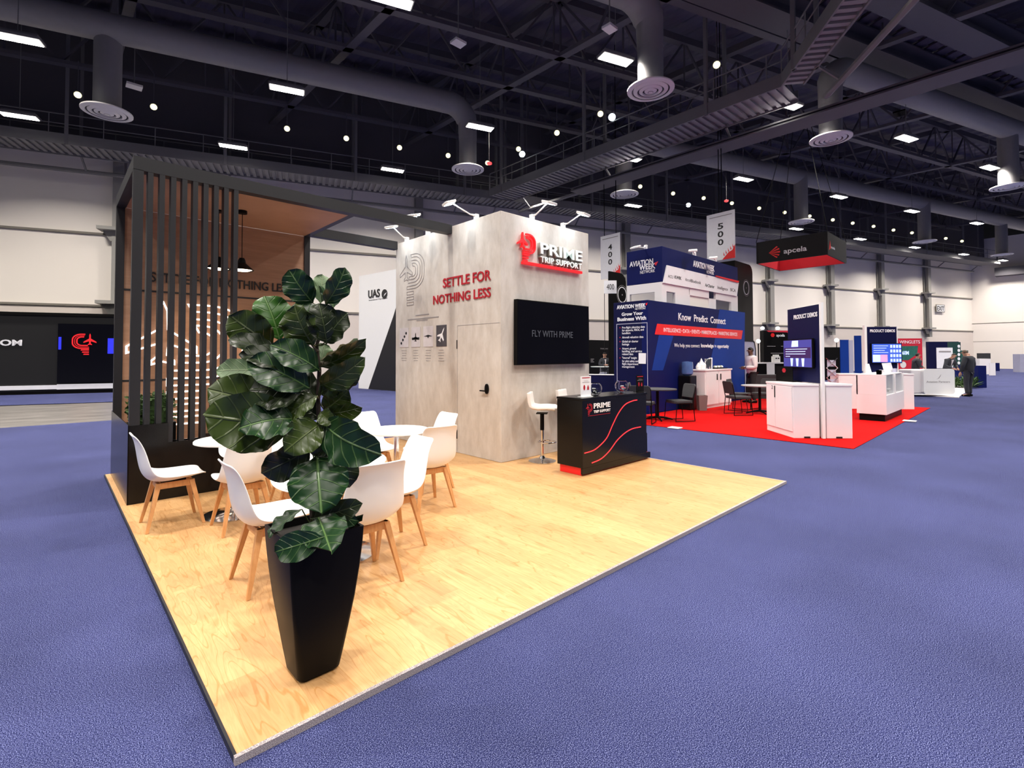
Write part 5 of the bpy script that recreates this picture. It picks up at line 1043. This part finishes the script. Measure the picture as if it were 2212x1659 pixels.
bx_px('blue_counter',2060,2086,794,24.5,m_navy,'navy blue draped counter left of the man in the dark suit','counter',AN,.6,group='navy draped counters')
bx_px('blue_counter',2112,2128,790,23,m_navy,'navy blue draped counter just right of the man in the dark suit','counter',AN,1.2,group='navy draped counters')
bx_px('blue_counter',2149,2157,784,45,m_navy,'navy blue draped counter behind the pale green sign board','counter',AN,1.0,group='navy draped counters')
bx_px('blue_counter',2157,2174,783,55,m_navyd,'farthest navy draped counter near the end wall door','counter',AN,1.0,group='navy draped counters')
bx_px('sign_board',2138,2148,784,36,m_whitel,'pale upright sign board between the navy counters','sign',AN,.1)
bx_px('teal_partition',2074,2090,757,44,m_teal,'grey-green booth panel behind the man in the dark suit','panel',AN,.2)
bx_px('equipment_box',2125,2138,763,40,m_grey,'grey monitor-like box on a stand above the navy counters','equipment',AN,.6,zb=.001)
bx_px('equipment_table',2116,2138,775,38,m_whitel,'white stacked table top with equipment right of the man in the dark suit','table',AN,1.0)
bx_px('double_door_panel',2168,2190,765,60,m_wall2,'pale double door panel in the distance on the end wall','door',AN,.1)  # pale double door of the end wall
bx_px('freight_case',2203,2212,765,42,m_gp,'grey case at the right edge of the photo','case',AN,.6)
hb_=bx_px('garage_hood',2184,2230,703,60,m_seam,'grey roll-up hood on the end wall at the right edge','hood',AN,1.0,pyb=724)
# green plant by counter
rnd=random.Random(9); mb=MB(); cpt=G(2075,838)
for k in range(160):
    a=rnd.uniform(0,6.28); l_=rnd.uniform(.3,.7); c=cpt+Vector((rnd.uniform(-.6,.6),rnd.uniform(-.5,.3),rnd.uniform(0.02,.15)));  R=Matrix.Translation(c)@Matrix.Rotation(a,4,'Z')@Matrix.Rotation(-rnd.uniform(.3,1.2),4,'Y')
    mb.add([(0,0,0),(l_*.5,.05,0),(l_,0,-.05),(l_*.5,-.05,0)],[(0,1,2,3)],R)
mb.build('floor_plant',m_green,label='dark green floor plant between the white counter and the suited man',cat='plant')
# exit sign
plw2=plW; a0,z0=plW.l(2018,674); a1,z1=plW.l(2036,659)
ex=thing('exit_sign','EXIT sign with dark frame high on the far wall near the corner','sign',plW.M@Vector((a0,z0,.15)))
MB().box(a0,a1,z0,z1,.14,.2,plW.M).build('frame',m_seam,ex); MB().box(a0+.08,a1-.08,z0+.06,z1-.06,.2,.205,plW.M).build('face',m_wlt,ex); text_l('lettering','EXIT',plW,a0+.15,z0+.15,a1-.15,z1-.15,m_blt,ex,.01,bold=.02,off=.206)
# ------------------------------------------------------------------ UAS booth, left meeting box, black backdrop behind tower
plU=Pl((10.3,19.85,0),-84); ua_=thing('white_booth_wall','white booth wall with a dark round logo and a black slanted corner','booth wall',(10.3,19,0))
a0=plU.l(775,760)[0]; a1=plU.l(872,760)[0]; zt=plU.l(800,592)[1]
MB().box(a0,a1,.001,zt,-.3,0,plU.M).build('wall',m_white,ua_)
mb=MB(); qprism(mb,plU,[(850,683),(796,840),(872,846),(872,610)],.002,.008); mb.build('black_corner',m_blt,ua_)
text('logo','UAS',plU,(796,644),(796,627),(821,635),m_blt,ua_,.02,bold=.02); c=plU.l(831,635); R=(plU.l(837,635)[0]-plU.l(825,635)[0])/2
MB().prism([(c[0]+R*math.cos(k*PI/8),c[1]+R*1.0*math.sin(k*PI/8)) for k in range(16)],.002,.02,plU.M).build('round_mark',m_blt,ua_)
mb=MB(); mb.prism([(c[0]-R*.2,c[1]-R*.5),(c[0]+R*.5,c[1]-R*.1),(c[0]+R*.9,c[1]+R*.3),(c[0]+R*.1,c[1]-R*.0)],.021,.026,plU.M); mb.build('round_mark_swirl',m_wlt,ua_)
text('tagline','International Trip Support',plU,(797,650),(797,647.5),(837,648),m_blt,ua_,.004)
Pm=G(0,854); plM=Pl((Pm.x,Pm.y,0),WALLA); mr=thing('meeting_box','long charcoal meeting room block with ROOM lettering and white base strip','meeting room',(Pm.x,Pm.y,0))
zt=plM.l(0,673)[1]; w_=plM.l(248,760)[0]
MB().box(-12,w_+3.0,.12,zt-.12,-3,0,plM.M).build('walls',m_charp,mr); MB().box(-12,w_+3.0,zt-.12,zt,-3.02,.06,plM.M).box(-12,w_+3,.001,.12,-3,-.02,plM.M).build('roof_edge_and_plinth',m_satin,mr)
MB().box(-12,plM.l(124,838)[0],plM.l(60,842)[1],plM.l(60,833)[1],.0,.05,plM.M).box(plM.l(124,838)[0],w_+3,plM.l(180,840)[1],plM.l(180,829)[1],.0,.06,plM.M).build('white_base_strip',m_wlt,mr)
text('lettering','ROOM',plM,(-44,746),(-44,733),(48,740),m_wlt,mr,.02,bold=.03)
ms=thing('wall_screen','glossy black screen wall with a red plane emblem and blue lit ends','screen',plM.M@Vector((plM.l(180,760)[0],.6,.1)))
a0=plM.l(126,760)[0]; a1=plM.l(262,760)[0]; z0,z1=plM.l(180,826)[1],plM.l(180,700)[1]
MB().box(a0,a1,z0,z1,.01,.08,plM.M).build('screen',m_screen,ms)
e0=plM.l(158,760)[0]; e1=plM.l(205,760)[0]; mb=MB(); emblem(mb,Pl(plM.M@Vector((e1,0,.0)),WALLA),0,0,1,1,0.001,0.0,'fill')
mb=MB(); za=plM.l(180,770)[1]; zb_=plM.l(180,721)[1]
fl=MB(); emblem(fl,plM,e1,za,e0,zb_,.01,.081,'fill'); fl.build('red_emblem',m_redg,ms,label='glowing red plane emblem')
MB().box(a0+.03,a0+.12,plM.l(128,755)[1],plM.l(128,728)[1],.081,.09,plM.M).box(plM.l(234,760)[0],a1,plM.l(240,764)[1],plM.l(240,731)[1],.081,.09,plM.M).build('blue_light',mat('blue_glow',(.02,.02,.5),.4,emit=(.02,.03,.8),es=.8),ms)
# black backdrop seen right of the tower
bk=thing('black_backdrop','black backdrop wall right of the television with small white lettering','backdrop',AT(1300,860,14)); plk=Pl(AT(1272,766,26),0); a1=plk.l(1330,760)[0]; zt=plk.l(1300,735)[1]
MB().box(0,a1,.001,zt,-.2,0,plk.M).build('wall',m_satin,bk); text('lettering','FINAL LINE',plk,(1297,754.5),(1297,751.5),(1313,753),m_glt,bk,.004)
mb=MB(); 
for k in range(3): qprism(mb,plk,[(1276,775+3*k),(1283-k%2*2,775+3*k),(1283-k%2*2,776.5+3*k),(1276,776.5+3*k)],.002,.005)
mb.build('small_print',m_glt,bk)
nc=thing('navy_counter','navy blue counter with white top edge behind the reception desk','counter',AT(1305,890,15)); pln=Pl(AT(1262,766,15),-62)
a1=pln.l(1331,820)[0]; zt=pln.l(1300,809)[1]; MB().box(0,a1,.013,zt-.02,-.1,0,pln.M).build('front',m_navyd,nc); MB().box(-.01,a1+.01,zt-.018,zt,-.3,.01,pln.M).build('top',m_whitel,nc)
wt=AT(1297,792,22.0); wtt=thing('white_round_table','white round table before the black backdrop','table',(wt.x,wt.y,.001)); MB().lathe([(.42,0),(.44,.03)],(wt.x,wt.y,wt.z-.02),24).build('tabletop',m_white,wtt); MB().lathe([(.02,0),(.02,wt.z-.05)],(wt.x,wt.y,.03),8).lathe([(.2,0),(.03,.03)],(wt.x,wt.y,.001),16).build('pedestal',m_chrome,wtt)
for i,(px,lb) in enumerate([(1294,'left white shell chair below the white round table'),(1321,'right white shell chair below the white round table')]):
    p=AT(px,810,21.0 if i==0 else 21.5); c=copy_tree(ch0); c.location=(p.x,p.y,.001); c.rotation_euler=(0,0,math.radians(75)); c['label']=lb; c['group']='distant white shell chairs'
# small floor tags on carpet
for q,lb in [((1458,926),'small white box on the carpet edge before the red carpet, left'),((1965,911),'small white box on the carpet near the right end of the red carpet')]:
    p=G(*q); MB().box(p.x-.10,p.x+.10,p.y-.12,p.y+.12,.013,.03).build('floor_box',m_white,label=lb,cat='floor box')
# ------------------------------------------------------------------ people
def skin_mesh(V,Ed,Rd,name,m,parent,extra=None,sub=2):
    me=bpy.data.meshes.new(name); me.from_pydata([tuple(v) for v in V],Ed,[]); o=bpy.data.objects.new(name,me); COL.objects.link(o)
    sk=o.modifiers.new('skin','SKIN'); sk.use_smooth_shade=True; sb=o.modifiers.new('sub','SUBSURF'); sb.levels=sub; sb.render_levels=sub
    if not me.skin_vertices:
        bm=bmesh.new(); bm.from_mesh(me); bm.verts.layers.skin.verify(); bm.to_mesh(me); bm.free()
    for i,sv in enumerate(me.skin_vertices[0].data):
        r=Rd[i]; sv.radius=(r,r) if not isinstance(r,tuple) else r; sv.use_root=(i==0)
    dg=bpy.context.evaluated_depsgraph_get(); dg.update(); e=bpy.data.meshes.new_from_object(o.evaluated_get(dg)); bpy.data.objects.remove(o)
    if extra:
        bm=bmesh.new(); bm.from_mesh(e); k=[bm.verts.new(v) for v in extra.v]; bm.verts.ensure_lookup_table()
        for f in extra.f:
            try: bm.faces.new([k[i] for i in f]).smooth=True
            except Exception: pass
        bm.to_mesh(e); bm.free()
    e.materials.clear(); e.materials.append(m); ob=bpy.data.objects.new(name,e); COL.objects.link(ob); ob.parent=parent; return ob
def person(loc,face,h,label,skin,hair,top,trou,inner=None,hands=((.28,.10,1.10),(.28,-.10,1.12)),elb=((.06,.27,1.16),(.06,-.27,1.16)),bow=0.0,lean=0.0,stride=.10,long_top=False):
    t=thing('person',label,'person',loc,math.radians(face),'people in the hall'); k=h/1.80
    def B(x,z): return x+lean*max(0,z-.95)            # trunk leans forward
    S=lambda v: Vector((v[0]*k,v[1]*k,v[2]*k))
    hx=B(.02,1.60)+bow*.8; hz=1.60-bow*.35
    V=[(0,0,.95),(B(0,1.12),0,1.12),(B(0,1.30),0,1.30),(B(0,1.44),0,1.44),(B(.01,1.52),0,1.52),(hx,0,hz),(hx+.03+bow*.3,0,hz+.10),
       (B(0,1.41),.17,1.41),elb[0],(hands[0][0],hands[0][1],hands[0][2]),(B(0,1.41),-.17,1.41),elb[1],(hands[1][0],hands[1][1],hands[1][2]),
       (0,.10,.88),(.03,.11,.48),(-.02+stride*.0,.12,.08),(.13,.13,.035),(0,-.10,.88),(.03+stride*.5,-.11,.48),(stride,-.12,.08),(.13+stride,-.13,.035)]
    Ed=[(0,1),(1,2),(2,3),(3,4),(4,5),(5,6),(3,7),(7,8),(8,9),(3,10),(10,11),(11,12),(0,13),(13,14),(14,15),(15,16),(0,17),(17,18),(18,19),(19,20)]
    Rd=[.085,.10,.11,.085,.055,.082,.080,.05,.034,.028,.05,.034,.028,.055,.045,.038,.035,.055,.045,.038,.035]
    ex=MB(); hc=Vector((hx+.015+bow*.15,0,hz+.055))
    ex.tube([S(hc+Vector((.075,0,.015))),S(hc+Vector((.112,0,-.02)))],[.008*k,.016*k],6)                    # nose
    for sy in (-1,1):
        ex.lathe([(.001,-.03),(.014,-.015),(.016,.012),(.001,.03)],tuple(S(hc+Vector((-.005,sy*.085,0)))),8,cap=False)   # ears
        ex.lathe([(.001,-.008),(.010,0),(.001,.008)],tuple(S(hc+Vector((.082,sy*.032,.02)))),8,cap=False)
    for i,(ex_,hd) in enumerate(zip(elb,hands)):
        e0=Vector(ex_); h0=Vector(hd); d=(h0-e0).normalized(); sy=1 if i==0 else -1; sd=d.cross(Vector((0,0,1))).normalized() if abs(d.z)<.95 else Vector((0,1,0)); up=sd.cross(d)
        ex.tube([S(h0),S(h0+d*.05),S(h0+d*.095)],[.026*k,.040*k,.034*k],8)
        for q in range(4):
            o=(q-1.5)*.019; L_=[.062,.075,.070,.055][q]; b=h0+d*.09+sd*o; ex.tube([S(b),S(b+d*L_*.55-up*.008),S(b+d*L_*.9-up*.03)],[.010*k,.009*k,.007*k],6)
        b=h0+d*.035+sd*.036*sy; ex.tube([S(b),S(b+d*.03+sd*.022*sy),S(b+d*.06+sd*.026*sy-up*.01)],[.012*k,.010*k,.008*k],6)
    skin_mesh([S(v) for v in V],Ed,[r*k for r in Rd],'body',skin,t,ex)
    # upper garment
    idx=[0,1,2,3,7,8,9,10,11,12,4]; mp={a:b for b,a in enumerate(idx)}; V2=[Vector(V[i]) for i in idx]
    V2[mp[9]]=V2[mp[8]]+(V2[mp[9]]-V2[mp[8]])*.9; V2[mp[12]]=V2[mp[11]]+(V2[mp[12]]-V2[mp[11]])*.9
    V2[0].z=.80 if long_top else .88; V2[10].z-=.02
    E2=[(mp[a],mp[b]) for a,b in Ed if a in mp and b in mp]; g=.022
    R2=[.17,.165,.178,.135,.10,.072,.055,.10,.072,.055,.070]
    skin_mesh([S(v) for v in V2],E2,[r*k for r in R2],'jacket' if long_top else 'shirt',top,t)
    idx=[0,13,14,15,17,18,19]; mp={a:b for b,a in enumerate(idx)}; V3=[Vector(V[i]) for i in idx]; V3[0].z=.99
    E3=[(mp[a],mp[b]) for a,b in Ed if a in mp and b in mp]
    skin_mesh([S(v) for v in V3],E3,[r*k for r in [.135,.105,.085,.068,.105,.085,.068]],'trousers',trou,t)
    for i in (15,19):
        a=Vector(V[i]); sh=MB().tube([S(a+Vector((-.07,0,-.035))),S(a+Vector((.02,0,-.03))),S(a+Vector((.19,0,-.045)))],[.042*k,.048*k,.032*k],8); sh.v=[Vector((v.x,v.y,max(v.z,.002))) for v in sh.v]
        me=bpy.data.meshes.new('shoe'); me.from_pydata([tuple(v) for v in sh.v],[],sh.f); me.materials.append(m_satin); o=bpy.data.objects.new('shoe',me); COL.objects.link(o); o.parent=t
    # hair cap
    hb=MB(); seg=14; vs=[]; fs=[]
    for i in range(7):
        for q in range(seg):
            a=2*PI*q/seg; th=i/6*(1.45+.75*max(0,-math.cos(a))**.5); x=math.sin(th)*math.cos(a); y=math.sin(th)*math.sin(a); z=math.cos(th)
            if x>0.35 and z<.55: z=.55; x=.35+ (x-.35)*.3
            vs.append(S(hc+Vector((x*.094-.010,y*.088,z*.096+.012))))
    fs=[(i*seg+q,i*seg+(q+1)%seg,(i+1)*seg+(q+1)%seg,(i+1)*seg+q) for i in range(6) for q in range(seg)]
    me=bpy.data.meshes.new('hair'); me.from_pydata([tuple(v) for v in vs],[],fs); me.materials.append(hair); o=bpy.data.objects.new('hair',me); COL.objects.link(o); o.parent=t
    if inner:
        c=Vector((B(.0,1.30)+.155,0,1.30)); v=[S((B(.145,1.43),-.045,1.43)),S((B(.145,1.43),.045,1.43)),S((.19+B(0,1.1),0,1.10)),S((B(.10,1.43),-.045,1.43)),S((B(.10,1.43),.045,1.43)),S((.12+B(0,1.1),0,1.10))]
        me=bpy.data.meshes.new('shirt_front'); me.from_pydata([tuple(a) for a in v],[],[(0,1,2),(3,5,4),(0,3,4,1),(1,4,5,2),(2,5,3,0)]); me.materials.append(inner); o=bpy.data.objects.new('shirt_front',me); COL.objects.link(o); o.parent=t
    return t
person((16.1,4.25,.013),140,1.84,'man in a white shirt standing side-on at the right end of the navy wall',m_skind,m_hair,m_shirt,m_trou,hands=((.26,.06,1.12),(.24,-.04,1.10)),elb=((.0,.26,1.12),(.0,-.26,1.12)),stride=0.05)
person((24.35,-.35,.001),62,1.80,'man in a dark suit seen from behind with bowed head at the carpet aisle',m_skin,m_hairg,m_suit,m_suit,hands=((.12,.24,.88),(.16,-.22,.90)),elb=((.0,.30,1.14),(.02,-.30,1.14)),bow=.10,stride=.06,long_top=True)
p=AT(1976,766,21.0); person((p.x,p.y,.001),-60,1.66,'person in a dark suit behind the left part of the white counter',m_skin,m_hair,m_suit,m_suit,inner=m_shirt,hands=((.20,.06,1.42),(.26,-.10,1.10)),elb=((.20,.22,1.20),(.08,-.26,1.16)),lean=.15,long_top=True)
p=AT(2042,766,22.0); person((p.x,p.y,.001),-128,1.66,'person in a black jacket leaning over the white rounded counter',m_skin,m_hair,m_suit,m_suit,inner=m_shirt,hands=((.48,.12,1.02),(.48,-.12,1.02)),elb=((.25,.28,1.14),(.25,-.28,1.14)),lean=.5,bow=.08,long_top=True)
p=AT(1306,766,23.0); person((p.x,p.y,.001),-132,1.72,'man in a black suit and white shirt at the distant white round table',m_skin,m_hair,m_suit,m_suit,inner=m_shirt,hands=((.34,.05,1.16),(.34,-.05,1.16)),elb=((.10,.28,1.15),(.10,-.28,1.15)),long_top=True)
